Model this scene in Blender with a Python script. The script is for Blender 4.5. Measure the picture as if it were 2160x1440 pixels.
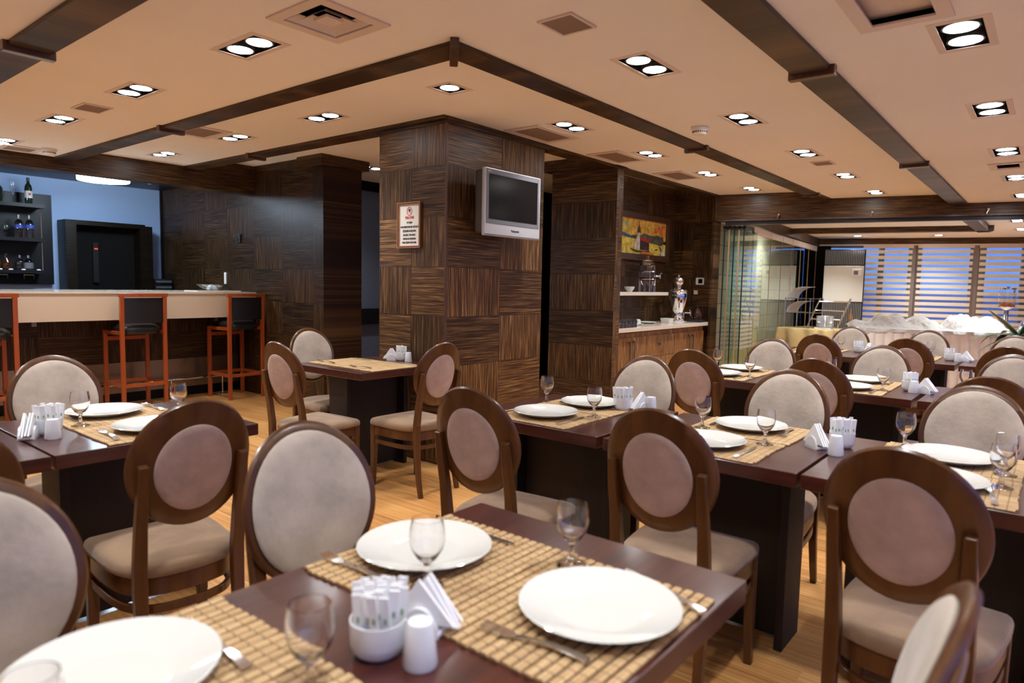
import bpy, bmesh, math, random
from mathutils import Vector, Matrix
random.seed(7)
R = math.radians
for o in list(bpy.data.objects): bpy.data.objects.remove(o, do_unlink=True)
SC = bpy.context.scene; COL = SC.collection

# ---------------------------------------------------------------- camera
YAW, PITCH, ROLL, HC = 0.890981, -0.0855635, 0.0200038, 1.34
fw = Vector((math.sin(YAW)*math.cos(PITCH), math.cos(YAW)*math.cos(PITCH), math.sin(PITCH)))
rt = fw.cross(Vector((0, 0, 1))).normalized(); up = rt.cross(fw)
rt2 = rt*math.cos(ROLL)+up*math.sin(ROLL); up2 = up*math.cos(ROLL)-rt*math.sin(ROLL)
cd = bpy.data.cameras.new('camera'); cam = bpy.data.objects.new('camera', cd); COL.objects.link(cam)
cam.matrix_world = Matrix(((rt2.x, up2.x, -fw.x, 0), (rt2.y, up2.y, -fw.y, 0), (rt2.z, up2.z, -fw.z, HC), (0, 0, 0, 1)))
cd.sensor_width = 36; cd.lens = 36*1420.65/2160; cd.clip_start = 0.02
cd.dof.use_dof = True; cd.dof.focus_distance = 4.6; cd.dof.aperture_fstop = 2.8
SC.camera = cam
# ---------------------------------------------------------------- world, exposure
SC.view_settings.view_transform = 'Standard'; SC.view_settings.look = 'None'
SC.view_settings.exposure = 0.12; SC.view_settings.gamma = 1; SC.view_settings.use_curve_mapping = False
W = bpy.data.worlds.new('dusk'); SC.world = W; W.use_nodes = True
wt = W.node_tree; wt.nodes.clear()
wo = wt.nodes.new('ShaderNodeOutputWorld'); wb = wt.nodes.new('ShaderNodeBackground')
wc = wt.nodes.new('ShaderNodeTexCoord'); ws = wt.nodes.new('ShaderNodeSeparateXYZ'); wr = wt.nodes.new('ShaderNodeValToRGB')
wm = wt.nodes.new('ShaderNodeMapRange'); wm.inputs[1].default_value = -0.06; wm.inputs[2].default_value = 0.34
wt.links.new(wc.outputs['Generated'], ws.inputs[0]); wt.links.new(ws.outputs[2], wm.inputs[0]); wt.links.new(wm.outputs[0], wr.inputs[0])
cr = wr.color_ramp; cr.elements[0].position = 0.0; cr.elements[0].color = (.03, .10, .42, 1)
cr.elements[1].position = 1; cr.elements[1].color = (.34, .75, 2.6, 1)
e = cr.elements.new(.135); e.color = (.02, .08, .33, 1)
e = cr.elements.new(.155); e.color = (.115, .30, .82, 1)
e = cr.elements.new(.35); e.color = (.10, .26, .88, 1); e = cr.elements.new(.55); e.color = (.12, .30, 1.0, 1)
wt.links.new(wr.outputs[0], wb.inputs[0]); wt.links.new(wb.outputs[0], wo.inputs[0]); wb.inputs[1].default_value = 1.35
BEAM = 63.0           # watts of each downlight beam
LAMP = 50.0          # radiance of the ceiling bulbs

# ---------------------------------------------------------------- materials
MT = {}
def base(name, col=(.8, .8, .8), rough=.5, metal=0, **kw):
    m = bpy.data.materials.new(name); m.use_nodes = True
    b = m.node_tree.nodes['Principled BSDF']
    b.inputs['Base Color'].default_value = (*col, 1); b.inputs['Roughness'].default_value = rough; b.inputs['Metallic'].default_value = metal
    for k, v in kw.items(): b.inputs[k.replace('_', ' ')].default_value = v
    MT[name] = m; return m
class NT:
    def __init__(s, m): s.t = m.node_tree; s.b = s.t.nodes.get('Principled BSDF')
    def n(s, typ, **kw):
        x = s.t.nodes.new('ShaderNode'+typ)
        for k, v in kw.items(): setattr(x, k, v)
        return x
    def l(s, a, b): s.t.links.new(a, b)
    def math(s, op, a, b=None, c=None):
        x = s.n('Math', operation=op)
        for i, v in enumerate((a, b, c)):
            if v is None: continue
            if isinstance(v, (int, float)): x.inputs[i].default_value = v
            else: s.l(v, x.inputs[i])
        return x.outputs[0]
    def vec(s, x, y, z):
        c = s.n('CombineXYZ')
        for i, v in enumerate((x, y, z)):
            if isinstance(v, (int, float)): c.inputs[i].default_value = v
            else: s.l(v, c.inputs[i])
        return c.outputs[0]
    def noise(s, v, scale=1, detail=3, rough=.55):
        x = s.n('TexNoise'); x.inputs['Scale'].default_value = scale; x.inputs['Detail'].default_value = detail; x.inputs['Roughness'].default_value = rough
        s.l(v, x.inputs['Vector']); return x.outputs[0]
    def ramp(s, f, *st):
        x = s.n('ValToRGB'); el = x.color_ramp.elements
        el[0].position = st[0][0]; el[0].color = (*st[0][1], 1); el[1].position = st[-1][0]; el[1].color = (*st[-1][1], 1)
        for p, c in st[1:-1]: q = el.new(p); q.color = (*c, 1)
        s.l(f, x.inputs[0]); return x.outputs[0]
    def mixc(s, f, a, b, mode='MIX'):
        x = s.n('Mix', data_type='RGBA', blend_type=mode)
        for i, v in ((0, f), (6, a), (7, b)):
            if isinstance(v, (int, float)): x.inputs[i].default_value = v
            elif isinstance(v, tuple): x.inputs[i].default_value = (*v, 1)
            else: s.l(v, x.inputs[i])
        return x.outputs[2]
    def bump(s, h, st=.2, dist=.01):
        x = s.n('Bump'); x.inputs['Strength'].default_value = st; x.inputs['Distance'].default_value = dist
        s.l(h, x.inputs['Height']); s.l(x.outputs[0], s.b.inputs['Normal'])

def veneer(name, axis, org, cell, cz=.36, oz=.01, phase=0, dark=1.0, single=False, angle=0, plain=None):
    m = base(name, rough=.40); k = NT(m)
    g = k.n('NewGeometry'); sp = k.n('SeparateXYZ'); k.l(g.outputs['Position'], sp.inputs[0])
    if axis == 'x': u = sp.outputs[0]
    elif axis == 'y': u = sp.outputs[1]
    else: u = k.math('ADD', sp.outputs[0], sp.outputs[1])
    u = k.math('SUBTRACT', u, org); z = k.math('SUBTRACT', sp.outputs[2], oz)
    cu = k.math('FLOOR', k.math('DIVIDE', u, cell)); cv = k.math('FLOOR', k.math('DIVIDE', z, cz))
    par = k.math('MODULO', k.math('ADD', k.math('ADD', cu, cv), 100+phase), 2.0)
    par = k.math('GREATER_THAN', par, .5)
    if plain is not None: par = k.math('MULTIPLY', par, 0.0); par = k.math('ADD', par, plain); cu = k.math('MULTIPLY', cu, 0.0); cv = k.math('MULTIPLY', cv, 0.0)
    sh = k.math('ADD', k.math('MULTIPLY', cu, 7.31), k.math('MULTIPLY', cv, 3.77))
    hv = k.noise(k.vec(k.math('MULTIPLY', u, 3.2), k.math('MULTIPLY', z, 105), sh), 1, 5, .62)
    vv = k.noise(k.vec(k.math('MULTIPLY', u, 105), k.math('MULTIPLY', z, 3.2), sh), 1, 5, .6)
    mx = k.n('Mix', data_type='FLOAT'); k.l(par, mx.inputs[0]); k.l(hv, mx.inputs[2]); k.l(vv, mx.inputs[3])
    f = mx.outputs[0]; d = dark
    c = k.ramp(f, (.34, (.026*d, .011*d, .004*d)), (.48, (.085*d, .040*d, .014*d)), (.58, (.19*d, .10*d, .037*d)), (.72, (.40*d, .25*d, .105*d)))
    big = k.noise(k.vec(cu, cv, 2.3), 3.7, 0)
    c = k.mixc(1.0, c, k.ramp(big, (.3, (.62, .58, .55)), (.7, (1.15, 1.1, 1.05))), 'MULTIPLY')
    fu = k.math('FRACT', k.math('DIVIDE', u, cell)); fz = k.math('FRACT', k.math('DIVIDE', z, cz))
    e1 = k.math('LESS_THAN', k.math('MULTIPLY', k.math('MINIMUM', fu, k.math('SUBTRACT', 1, fu)), cell), .002)
    e2 = k.math('LESS_THAN', k.math('MULTIPLY', k.math('MINIMUM', fz, k.math('SUBTRACT', 1, fz)), cz), .002)
    if plain is None: c = k.mixc(k.math('MAXIMUM', e1, e2), c, (.02, .01, .006))
    k.l(c, k.b.inputs['Base Color']); k.bump(f, .25, .004)
    k.b.inputs['Specular IOR Level'].default_value = .3
    return m
veneer('veneer_px', 'x', 3.45, .6, phase=0, dark=.88)
veneer('veneer_py', 'y', 3.41, .36, phase=1, dark=.88)
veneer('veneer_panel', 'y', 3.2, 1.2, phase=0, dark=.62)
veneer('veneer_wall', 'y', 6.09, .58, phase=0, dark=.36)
veneer('veneer_bar', 'x', .3, .62, phase=0, dark=.35)
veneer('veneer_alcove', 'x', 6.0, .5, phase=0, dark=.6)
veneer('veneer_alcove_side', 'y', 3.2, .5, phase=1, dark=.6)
veneer('veneer_cabinet', 'x', 5.9, 5, plain=1, dark=1.9)
veneer('veneer_long', 'x', 0, 5, plain=0, dark=.45)
veneer('veneer_long_y', 'y', 0, 5, plain=0, dark=.45)
veneer('veneer_dark', 'x', 0, 5, plain=0, dark=.05)
veneer('veneer_fascia', 'y', 0, 5, plain=0, dark=.6)

def wood(name, a, b, axis=0, rough=.3, sc=1.0, coat=.5):
    m = base(name, rough=rough, Coat_Weight=coat, Coat_Roughness=.12); k = NT(m)
    tc = k.n('TexCoord'); sp = k.n('SeparateXYZ'); k.l(tc.outputs['Object'], sp.inputs[0])
    s3 = [38*sc, 38*sc, 38*sc]; s3[axis] = 2.2*sc
    v = k.vec(*[k.math('MULTIPLY', sp.outputs[i], s3[i]) for i in range(3)])
    f = k.noise(v, 1, 4, .6)
    k.l(k.ramp(f, (.3, a), (.7, b)), k.b.inputs['Base Color']); k.bump(f, .06, .002)
    return m
wood('pedestal_wood', (.005, .0018, .0015), (.012, .004, .003), 2, .6, 1.0, .0)
wood('table_wood', (.028, .0055, .0035), (.085, .019, .011), 0, .28, 1.0, .3)
wood('chair_wood', (.066, .021, .005), (.112, .041, .010), 2, .36, .7, .15)
wood('stool_wood', (.33, .062, .014), (.42, .09, .022), 2, .35, .7, .3)
wood('frame_wood', (.05, .018, .008), (.10, .04, .018), 0, .4)

def fabric(name, c, sc=60, v=.16):
    m = base(name, c, .95, Sheen_Weight=.25, Sheen_Roughness=.5); k = NT(m)
    tc = k.n('TexCoord'); f = k.noise(tc.outputs['Object'], sc, 3); g = k.noise(tc.outputs['Object'], 9, 4)
    lo = tuple(x*(1-v) for x in c); hi = tuple(min(1, x*(1+v)) for x in c)
    a = k.ramp(g, (.35, lo), (.65, hi)); k.l(a, k.b.inputs['Base Color']); k.bump(f, .35, .003)
fabric('back_fabric', (.50, .42, .345)); fabric('seat_fabric', (.265, .165, .095)); fabric('rear_fabric', (.42, .30, .26))  # seat: same cloth as the back, warm light put into its browner colour
fabric('gold_cloth', (.56, .40, .16), 90, .1); fabric('white_cloth', (.60, .59, .57), 120, .04)
fabric('skirt_cloth', (.88, .84, .79), 120, .04)
m = MT['white_cloth']; k = NT(m); tc = k.n('TexCoord'); f = k.noise(tc.outputs['Object'], 5.5, 4, .6); k.bump(f, 1.0, .09)
base('black_leather', (.012, .012, .014), .38)
base('cream_panel', (.66, .54, .40), .35); base('cream_top', (.72, .64, .52), .12)
base('ceramic', (.72, .72, .68), .08, Coat_Weight=.5); base('ceramic_bluish', (.80, .82, .86), .18)
base('paper', (.88, .88, .90), .8); base('packet_mark', (.22, .38, .16), .7)
base('steel', (.75, .75, .76), .16, 1); base('brushed_steel', (.30, .25, .21), .36, 1); base('chrome', (.86, .86, .88), .06, 1)
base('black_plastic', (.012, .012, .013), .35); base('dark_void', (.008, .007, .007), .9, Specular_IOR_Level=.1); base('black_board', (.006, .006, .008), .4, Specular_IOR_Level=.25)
base('gun_metal', (.16, .15, .14), .45, .6)
base('ceiling_paint', (.80, .70, .60), .85); base('fixture_frame', (.74, .62, .55), .5); base('vent_dark', (.25, .17, .13), .8)
base('fixture_inside', (.07, .06, .055), .45); base('smoke_white', (.82, .78, .74), .6)
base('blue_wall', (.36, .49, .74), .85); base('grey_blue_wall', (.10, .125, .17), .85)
base('tv_silver', (.50, .49, .50), .35, .3); base('tv_grey', (.16, .155, .17), .4, .2); base('tv_screen', (.006, .005, .005), .18, Specular_IOR_Level=.15)
base('tv_side', (.06, .05, .045), .5)
base('blind_band', (.86, .84, .72), .85); base('ac_white', (.66, .65, .58), .45); base('ac_dark', (.02, .02, .02), .5); base('ac_grille', (.42, .41, .39), .4, .4)
base('window_frame', (.30, .25, .22), .5); base('beige_tile', (.62, .56, .40), .5); base('rail_cream', (.74, .64, .54), .4)
base('leaf', (.035, .075, .035), .4); base('leaf_edge', (.45, .55, .38), .5); base('pot', (.55, .36, .25), .6)
base('cereal', (.75, .25, .04), .7); base('white_paint', (.78, .76, .72), .6); base('red_ink', (.55, .02, .02), .6); base('black_ink', (.02, .02, .02), .6)
base('sign_paper', (.74, .72, .66), .4); base('sign_frame', (.16, .045, .02), .4); base('sign_gold', (.60, .36, .18), .35, .4)
base('brown_glass', (.10, .03, .01), .1, Transmission_Weight=.6, IOR=1.45); base('green_bottle', (.012, .02, .012), .08)
base('label_white', (.62, .60, .58), .6); base('blue_label', (.03, .06, .35), .5); base('pink_liquor', (.30, .10, .05), .1)
base('plug_black', (.02, .02, .02), .4); base('slot', (.02, .02, .02), .6); base('brick_red', (.35, .05, .03), .6)
for n_, c_ in dict(art_sky=(.72, .42, .06), art_sky2=(.70, .50, .08), art_orange=(.70, .20, .03), art_sea=(.78, .62, .09), art_blue=(.06, .13, .28), art_tree=(.09, .08, .05), art_white=(.66, .62, .52), art_red=(.45, .03, .03), art_dark=(.06, .03, .025), art_green=(.40, .48, .18)).items():
    m = base(n_, c_, .6); k = NT(m); tc = k.n('TexCoord'); f = k.noise(tc.outputs['Object'], 14, 5, .7)
    k.l(k.ramp(f, (.36, tuple(q*.62 for q in c_)), (.52, c_), (.66, tuple(min(1, q*1.35+.03) for q in c_))), k.b.inputs['Base Color'])
def glassmat(name, col=(1, 1, 1), ior=1.45):
    m = base(name, col, .0); b = NT(m).b; b.inputs['Transmission Weight'].default_value = 1; b.inputs['IOR'].default_value = ior
glassmat('glass', (1, 1, 1)); glassmat('pane_glass', (.80, .95, .90), 1.5); glassmat('acrylic', (.93, .95, .97), 1.3); glassmat('window_glass', (.92, .95, 1.0), 1.3)
def emis(name, col, st):
    m = bpy.data.materials.new(name); m.use_nodes = True; t = m.node_tree; t.nodes.clear()
    e = t.nodes.new('ShaderNodeEmission'); o = t.nodes.new('ShaderNodeOutputMaterial'); t.links.new(e.outputs[0], o.inputs[0])
    e.inputs[0].default_value = (*col, 1); e.inputs[1].default_value = st; MT[name] = m
emis('bulb', (.96, .985, 1.0), LAMP); emis('drum_glow', (.68, .84, 1.0), 52.0); emis('led_red', (1, .05, .03), 2.0); emis('city_light', (.8, .9, 1.0), 3.0)
emis('cove_glow', (1.0, .80, .62), 2.2)
# sheer band: half see-through weave
m = base('sheer_band', (.45, .38, .30), .9); k = NT(m); tr = k.n('BsdfTransparent'); mx = k.n('MixShader'); mx.inputs[0].default_value = .08
k.l(tr.outputs[0], mx.inputs[1]); k.l(k.b.outputs[0], mx.inputs[2]); k.l(mx.outputs[0], k.t.nodes['Material Output'].inputs[0])
# floor laminate: strips running along y
m = base('floor_wood', rough=.30, Coat_Weight=.3, Coat_Roughness=.2); k = NT(m)
g = k.n('NewGeometry'); sp = k.n('SeparateXYZ'); k.l(g.outputs['Position'], sp.inputs[0])
px = k.math('DIVIDE', sp.outputs[0], .19); bx_ = k.math('FLOOR', px)
oy = k.math('ADD', sp.outputs[1], k.math('MULTIPLY', bx_, .47)); by_ = k.math('FLOOR', k.math('DIVIDE', oy, 1.25))
f = k.noise(k.vec(k.math('MULTIPLY', sp.outputs[0], 70), k.math('MULTIPLY', sp.outputs[1], 1.6), k.math('MULTIPLY', by_, 3.3)), 1, 4, .6)
c = k.ramp(f, (.32, (.52, .22, .065)), (.5, (.66, .33, .11)), (.68, (.77, .46, .175)))
t2 = k.noise(k.vec(bx_, by_, 1.0), 5.3, 0)
c = k.mixc(1.0, c, k.ramp(t2, (.3, (.82, .76, .7)), (.7, (1.1, 1.08, 1.05))), 'MULTIPLY')
ed = k.math('LESS_THAN', k.math('FRACT', px), .015)
c = k.mixc(ed, c, (.16, .07, .03)); k.l(c, k.b.inputs['Base Color'])
# bamboo placemat
m = base('bamboo', rough=.7); k = NT(m); tc = k.n('TexCoord'); sp = k.n('SeparateXYZ'); k.l(tc.outputs['Object'], sp.inputs[0])
f = k.noise(k.vec(k.math('MULTIPLY', sp.outputs[0], 9), k.math('MULTIPLY', sp.outputs[1], 420), 0), 1, 3)
c = k.ramp(f, (.34, (.33, .19, .075)), (.66, (.66, .46, .24)))
th = k.math('LESS_THAN', k.math('FRACT', k.math('DIVIDE', sp.outputs[0], .027)), .13)
c = k.mixc(k.math('MULTIPLY', th, .6), c, (.13, .06, .03)); k.l(c, k.b.inputs['Base Color']); k.bump(f, .5, .002)
base('thread', (.06, .03, .02), .9)
# beige tile grid
m = MT['beige_tile']; k = NT(m); br = k.n('TexBrick'); g = k.n('NewGeometry'); sp = k.n('SeparateXYZ'); k.l(g.outputs['Position'], sp.inputs[0])
k.l(k.vec(sp.outputs[0], sp.outputs[2], 0), br.inputs['Vector']); br.inputs['Scale'].default_value = 1; br.inputs['Brick Width'].default_value = .5; br.inputs['Row Height'].default_value = .22
br.inputs['Mortar Size'].default_value = .006; br.inputs['Color1'].default_value = (.64, .57, .40, 1); br.inputs['Color2'].default_value = (.57, .51, .36, 1); br.inputs['Mortar'].default_value = (.2, .17, .12, 1)
k.l(br.outputs[0], k.b.inputs['Base Color'])
# ceiling paint with faint roller marks
m = MT['ceiling_paint']; k = NT(m); g = k.n('NewGeometry'); f = k.noise(g.outputs['Position'], 1.5, 3)
k.l(k.ramp(f, (.3, (.87, .83, .79)), (.7, (.90, .86, .82))), k.b.inputs['Base Color'])

# ---------------------------------------------------------------- mesh building
class MB:
    def __init__(s): s.v = []; s.f = []
    def add(s, vs, fs):
        n = len(s.v); s.v += [tuple(p) for p in vs]; s.f += [tuple(i+n for i in q) for q in fs]; return s
    def box(s, c, d, rz=0, ry=0, rx=0):
        M = Matrix.Rotation(rz, 4, 'Z') @ Matrix.Rotation(ry, 4, 'Y') @ Matrix.Rotation(rx, 4, 'X')
        vs = [Vector(c)+M @ Vector((sx*d[0]/2, sy*d[1]/2, sz*d[2]/2)) for sz in (-1, 1) for sy in (-1, 1) for sx in (-1, 1)]
        return s.add(vs, [(0, 2, 3, 1), (4, 5, 7, 6), (0, 1, 5, 4), (2, 6, 7, 3), (0, 4, 6, 2), (1, 3, 7, 5)])
    def b2(s, x0, x1, y0, y1, z0, z1): return s.box(((x0+x1)/2, (y0+y1)/2, (z0+z1)/2), (abs(x1-x0), abs(y1-y0), abs(z1-z0)))
    def lathe(s, prof, c=(0, 0, 0), n=32, axis=None, sx=1, sy=1):
        # prof: (r,z); r==0 ends closed with a pole
        vs = []; fs = []; rings = []
        for r, z in prof:
            if r < 1e-6: rings.append([len(vs)]); vs.append(Vector((0, 0, z)))
            else:
                rings.append(list(range(len(vs), len(vs)+n)))
                vs += [Vector((r*sx*math.cos(2*math.pi*i/n), r*sy*math.sin(2*math.pi*i/n), z)) for i in range(n)]
        for a, b in zip(rings, rings[1:]):
            for i in range(n):
                j = (i+1) % n
                if len(a) == 1 and len(b) == 1: continue
                if len(a) == 1: fs.append((a[0], b[j], b[i]))
                elif len(b) == 1: fs.append((a[i], a[j], b[0]))
                else: fs.append((a[i], a[j], b[j], b[i]))
        if axis is not None:
            q = Vector((0, 0, 1)).rotation_difference(Vector(axis).normalized()); vs = [q @ p for p in vs]
        return s.add([p+Vector(c) for p in vs], fs)
    def cyl(s, a, b, r, n=16, r2=None):
        a = Vector(a); b = Vector(b); L = (b-a).length; r2 = r if r2 is None else r2
        return s.lathe([(0, 0), (r, 0), (r2, L), (0, L)], a, n, b-a)
    def sweep(s, pts, prof, closed=False, upv=None, scales=None):
        # prof: list of (a,b) in the frame (side, up)
        pts = [Vector(p) for p in pts]; n = len(prof); vs = []; fs = []; L = len(pts)
        for i, p in enumerate(pts):
            if closed: t = pts[(i+1) % L]-pts[i-1]
            else: t = pts[min(i+1, L-1)]-pts[max(i-1, 0)]
            t.normalize(); u = Vector(upv) if upv else Vector((0, 0, 1))
            if abs(t.dot(u)) > .98: u = Vector((0, 1, 0))
            sd = t.cross(u).normalized(); uu = sd.cross(t); sc = scales[i] if scales else 1
            if not isinstance(sc, tuple): sc = (sc, sc)
            vs += [p+sd*a*sc[0]+uu*b*sc[1] for a, b in prof]
        for i in range(L if closed else L-1):
            for j in range(n):
                a = i*n+j; b = i*n+(j+1) % n; c = ((i+1) % L)*n+(j+1) % n; d = ((i+1) % L)*n+j
                fs.append((a, b, c, d))
        if not closed: fs.append(tuple(range(n))[::-1]); fs.append(tuple((L-1)*n+j for j in range(n)))
        return s.add(vs, fs)
    def tube(s, pts, r, n=8, closed=False, scales=None): return s.sweep(pts, [(r*math.cos(2*math.pi*i/n), r*math.sin(2*math.pi*i/n)) for i in range(n)], closed, scales=scales)
    def prism(s, poly, y0, y1, plane='xz'):
        n = len(poly)
        f = {'xz': lambda a, b, t: (a, t, b), 'xy': lambda a, b, t: (a, b, t), 'yz': lambda a, b, t: (t, a, b)}[plane]
        vs = [f(a, b, y0) for a, b in poly]+[f(a, b, y1) for a, b in poly]
        return s.add(vs, [tuple(range(n))[::-1], tuple(range(n, 2*n))]+[(i, (i+1) % n, n+(i+1) % n, n+i) for i in range(n)])
    def loft(s, rings, cap=True):
        n = len(rings[0]); vs = [p for r in rings for p in r]; fs = []
        for i in range(len(rings)-1):
            for j in range(n): fs.append((i*n+j, i*n+(j+1) % n, (i+1)*n+(j+1) % n, (i+1)*n+j))
        if cap: fs.append(tuple(range(n))[::-1]); fs.append(tuple((len(rings)-1)*n+j for j in range(n)))
        return s.add(vs, fs)
    def xf(s, M, start=0): s.v[start:] = [tuple(M @ Vector(p)) for p in s.v[start:]]; return s

def build(name, mb, mat, parent=None, smooth=False, bevel=0, seg=2, loc=None, sub=0, kind=None, label=None):
    me = bpy.data.meshes.new(name); me.from_pydata([tuple(p) for p in mb.v], [], mb.f); me.update()
    bm = bmesh.new(); bm.from_mesh(me); bmesh.ops.recalc_face_normals(bm, faces=bm.faces); bm.to_mesh(me); bm.free()
    mats = mat if isinstance(mat, (list, tuple)) else [mat]
    for x in mats: me.materials.append(MT[x])
    o = bpy.data.objects.new(name, me); COL.objects.link(o)
    if parent is not None: o.parent = parent
    if loc: o.location = loc
    if smooth:
        for p in me.polygons: p.use_smooth = True
        md = o.modifiers.new('edges', 'EDGE_SPLIT'); md.split_angle = R(smooth if smooth is not True else 38)
    if bevel:
        md = o.modifiers.new('bevel', 'BEVEL'); md.width = bevel; md.segments = seg; md.limit_method = 'ANGLE'; md.angle_limit = R(40)
    if sub:
        md = o.modifiers.new('sub', 'SUBSURF'); md.levels = sub; md.render_levels = sub
    if kind: o['kind'] = kind
    if label: o['label'] = label
    return o
def tag(o, label, cat, group=None):
    o['label'] = label; o['category'] = cat
    if group: o['group'] = group
    return o
def thing(name, label, cat, loc=(0, 0, 0), rz=0, group=None):
    o = bpy.data.objects.new(name, None); COL.objects.link(o); o.location = loc; o.rotation_euler = (0, 0, rz); o.empty_display_size = .1
    return tag(o, label, cat, group)
def dup(root, label=None, loc=None, rz=None, group=None):
    r = root.copy(); COL.objects.link(r)
    if loc is not None: r.location = loc
    if rz is not None: r.rotation_euler = (0, 0, rz)
    if label: r['label'] = label
    if group: r['group'] = group
    for ch in list(root.children):
        c = ch.copy(); COL.objects.link(c); c.parent = r
        for g2 in list(ch.children):
            d = g2.copy(); COL.objects.link(d); d.parent = c
    return r
class Proto:
    def __init__(s, make): s.make = make; s.root = None
    def __call__(s, label, loc, rz=0, group=None):
        if s.root is None:
            s.root = s.make(); o = s.root; o.location = loc; o.rotation_euler = (0, 0, rz); o['label'] = label
            if group: o['group'] = group
            return o
        return dup(s.root, label, loc, rz, group)
def struct(name, mb, mat, **kw): return build(name, mb, mat, kind='structure', **kw)

# ================================================================ SETTING
FZ = 3.0
struct('floor', MB().b2(-2.6, 15.2, -2.7, 10.0, -.08, 0), 'floor_wood')
struct('ceiling', MB().b2(-2.6, 15.2, -2.7, 10.0, FZ, FZ+.06), 'dark_void')  # unseen slab over the real ceilings, added to block the sky light

# lights: (x, y, z, axis, count)
LIGHTS = []
for x in (3.03, 4.33, 5.66, 6.96, 8.28): LIGHTS.append((x, 1.64, 2.41, 'x', 2))
for y in (3.0, 4.25, 5.48, 6.77): LIGHTS.append((1.73, y, 2.41, 'y', 2))
for x in (4.21, 5.47, 6.71, 7.98): LIGHTS.append((x, 2.89, 2.50, 'x', 2))
for y in (4.19, 5.41, 6.72): LIGHTS.append((2.98, y, 2.50, 'y', 2))
LIGHTS.append((2.98, 2.93, 2.50, 'x', 1))
for x in (1.75, 3.11, 4.43, 5.80, 7.13, 8.45): LIGHTS.append((x, .35, 2.31, 'x', 2))  # first one is out of view, added to light the near tables
for y in (1.70, 3.0, 4.25): LIGHTS.append((.42, y, 2.31, 'y', 2))  # unseen lamps, added to light the near and left tables
LIGHTS.append((.42, .35, 2.31, 'x', 2)); LIGHTS.append((3.11, -1.1, 2.31, 'x', 2)); LIGHTS.append((5.8, -1.1, 2.31, 'x', 2)); LIGHTS.append((.42, -1.1, 2.31, 'x', 2))  # all four unseen, added as extra light for the foreground
LIGHTS.append((5.0, 6.15, 2.61, 'x', 2))
GZ = 2.30
GL = [(9.55, 2.35, 'c', 2), (9.85, .9, 'c', 2), (12.23, 2.93, 'c', 2), (13.2, 2.85, 'c', 1), (12.58, 1.67, 'c', 2), (13.5, 1.66, 'c', 1), (11.21, .5, 'x', 2), (12.72, .51, 'x', 2)]  # first two hidden behind the fascia, added to brighten the buffet skirt
for x, y, ax, n in GL: LIGHTS.append((x, y, GZ, 'x' if ax == 'x' else 'y', n))
LIGHTS.append((11.6, 3.78, GZ, 'x', 2));  # extra lamp added to light the tile wall behind the glass
def fsize(ax, n): 
    a, b = (.375, .20) if n == 2 else (.21, .20)
    return (a, b) if ax == 'x' else (b, a)
# vents: (x,y,z,dx,dy,kind)
VENTS = [(1.756, 2.43, 2.41, .36, .36, 'diffuser'), (4.28, 3.20, 2.50, .54, .33, 'grille'), (5.41, 3.19, 2.50, .54, .33, 'grille'), (6.64, 3.18, 2.50, .54, .33, 'grille'),
         (2.70, 5.42, 2.50, .30, .42, 'grille'), (2.36, 1.65, 2.41, .19, .17, 'speaker'), (1.73, 4.90, 2.41, .17, .22, 'speaker'), (6.15, 1.63, 2.41, .20, .16, 'speaker'),
         (6.42, .37, 2.31, .30, .24, 'slot'), (2.66, .50, 2.31, .40, .30, 'slot'), (1.90, 7.0, 2.41, .3, .3, 'grille')]
holes = []
for x, y, z, ax, n in LIGHTS:
    a, b = fsize(ax, n); holes.append((x-a/2+.012, x+a/2-.012, y-b/2+.012, y+b/2-.012, z))
for x, y, z, a, b, kd in VENTS:
    holes.append((x-a/2+.02, x+a/2-.02, y-b/2+.02, y+b/2-.02, z))
def ceil_region(mb, x0, x1, y0, y1, z):
    hs = [h for h in holes if abs(h[4]-z) < .01 and h[0] > x0 and h[1] < x1 and h[2] > y0 and h[3] < y1]
    xs = sorted({x0, x1, *[h[0] for h in hs], *[h[1] for h in hs]}); ys = sorted({y0, y1, *[h[2] for h in hs], *[h[3] for h in hs]})
    for xa, xb in zip(xs, xs[1:]):
        for ya, yb in zip(ys, ys[1:]):
            cx, cy = (xa+xb)/2, (ya+yb)/2
            if any(h[0] < cx < h[1] and h[2] < cy < h[3] for h in hs): continue
            mb.add([(xa, ya, z), (xb, ya, z), (xb, yb, z), (xa, yb, z)], [(0, 1, 2, 3)])
c = MB()   # outer zone
ceil_region(c, -2.5, 10, -2.6, .84, 2.31); ceil_region(c, -2.5, .92, .84, 7.24, 2.31)
struct('ceiling', c, 'ceiling_paint')
c = MB(); ceil_region(c, 1.0, 10, .92, 2.16, 2.41); ceil_region(c, 1.0, 2.23, 2.16, 7.24, 2.41); struct('ceiling', c, 'ceiling_paint')
c = MB(); ceil_region(c, 2.30, 10, 2.25, 3.5, 2.50); ceil_region(c, 2.30, 3.5, 3.5, 7.24, 2.50); struct('ceiling', c, 'ceiling_paint')
c = MB(); ceil_region(c, 3.5, 10, 3.5, 7.24, 2.61); struct('ceiling', c, 'ceiling_paint')
c = MB(); ceil_region(c, 9.3, 14.9, 0, 5.6, GZ); ceil_region(c, 9.8, 14.9, -2.6, 0, GZ); ceil_region(c, 8.42, 9.3, 3.43, 5.6, GZ); c.add([(8.42, 3.43, GZ), (9.22, 0, GZ), (9.3, 0, GZ), (9.3, 3.43, GZ)], [(0, 1, 2, 3)]); c.add([(9.22, 0, GZ), (9.78, -2.6, GZ), (9.8, -2.6, GZ), (9.8, 0, GZ)], [(0, 1, 2, 3)])
struct('ceiling', c, 'ceiling_paint')
struct('ceiling', MB().b2(-2.5, 4.2, 7.24, 9.6, 2.50, 2.54), 'black_board')

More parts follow.
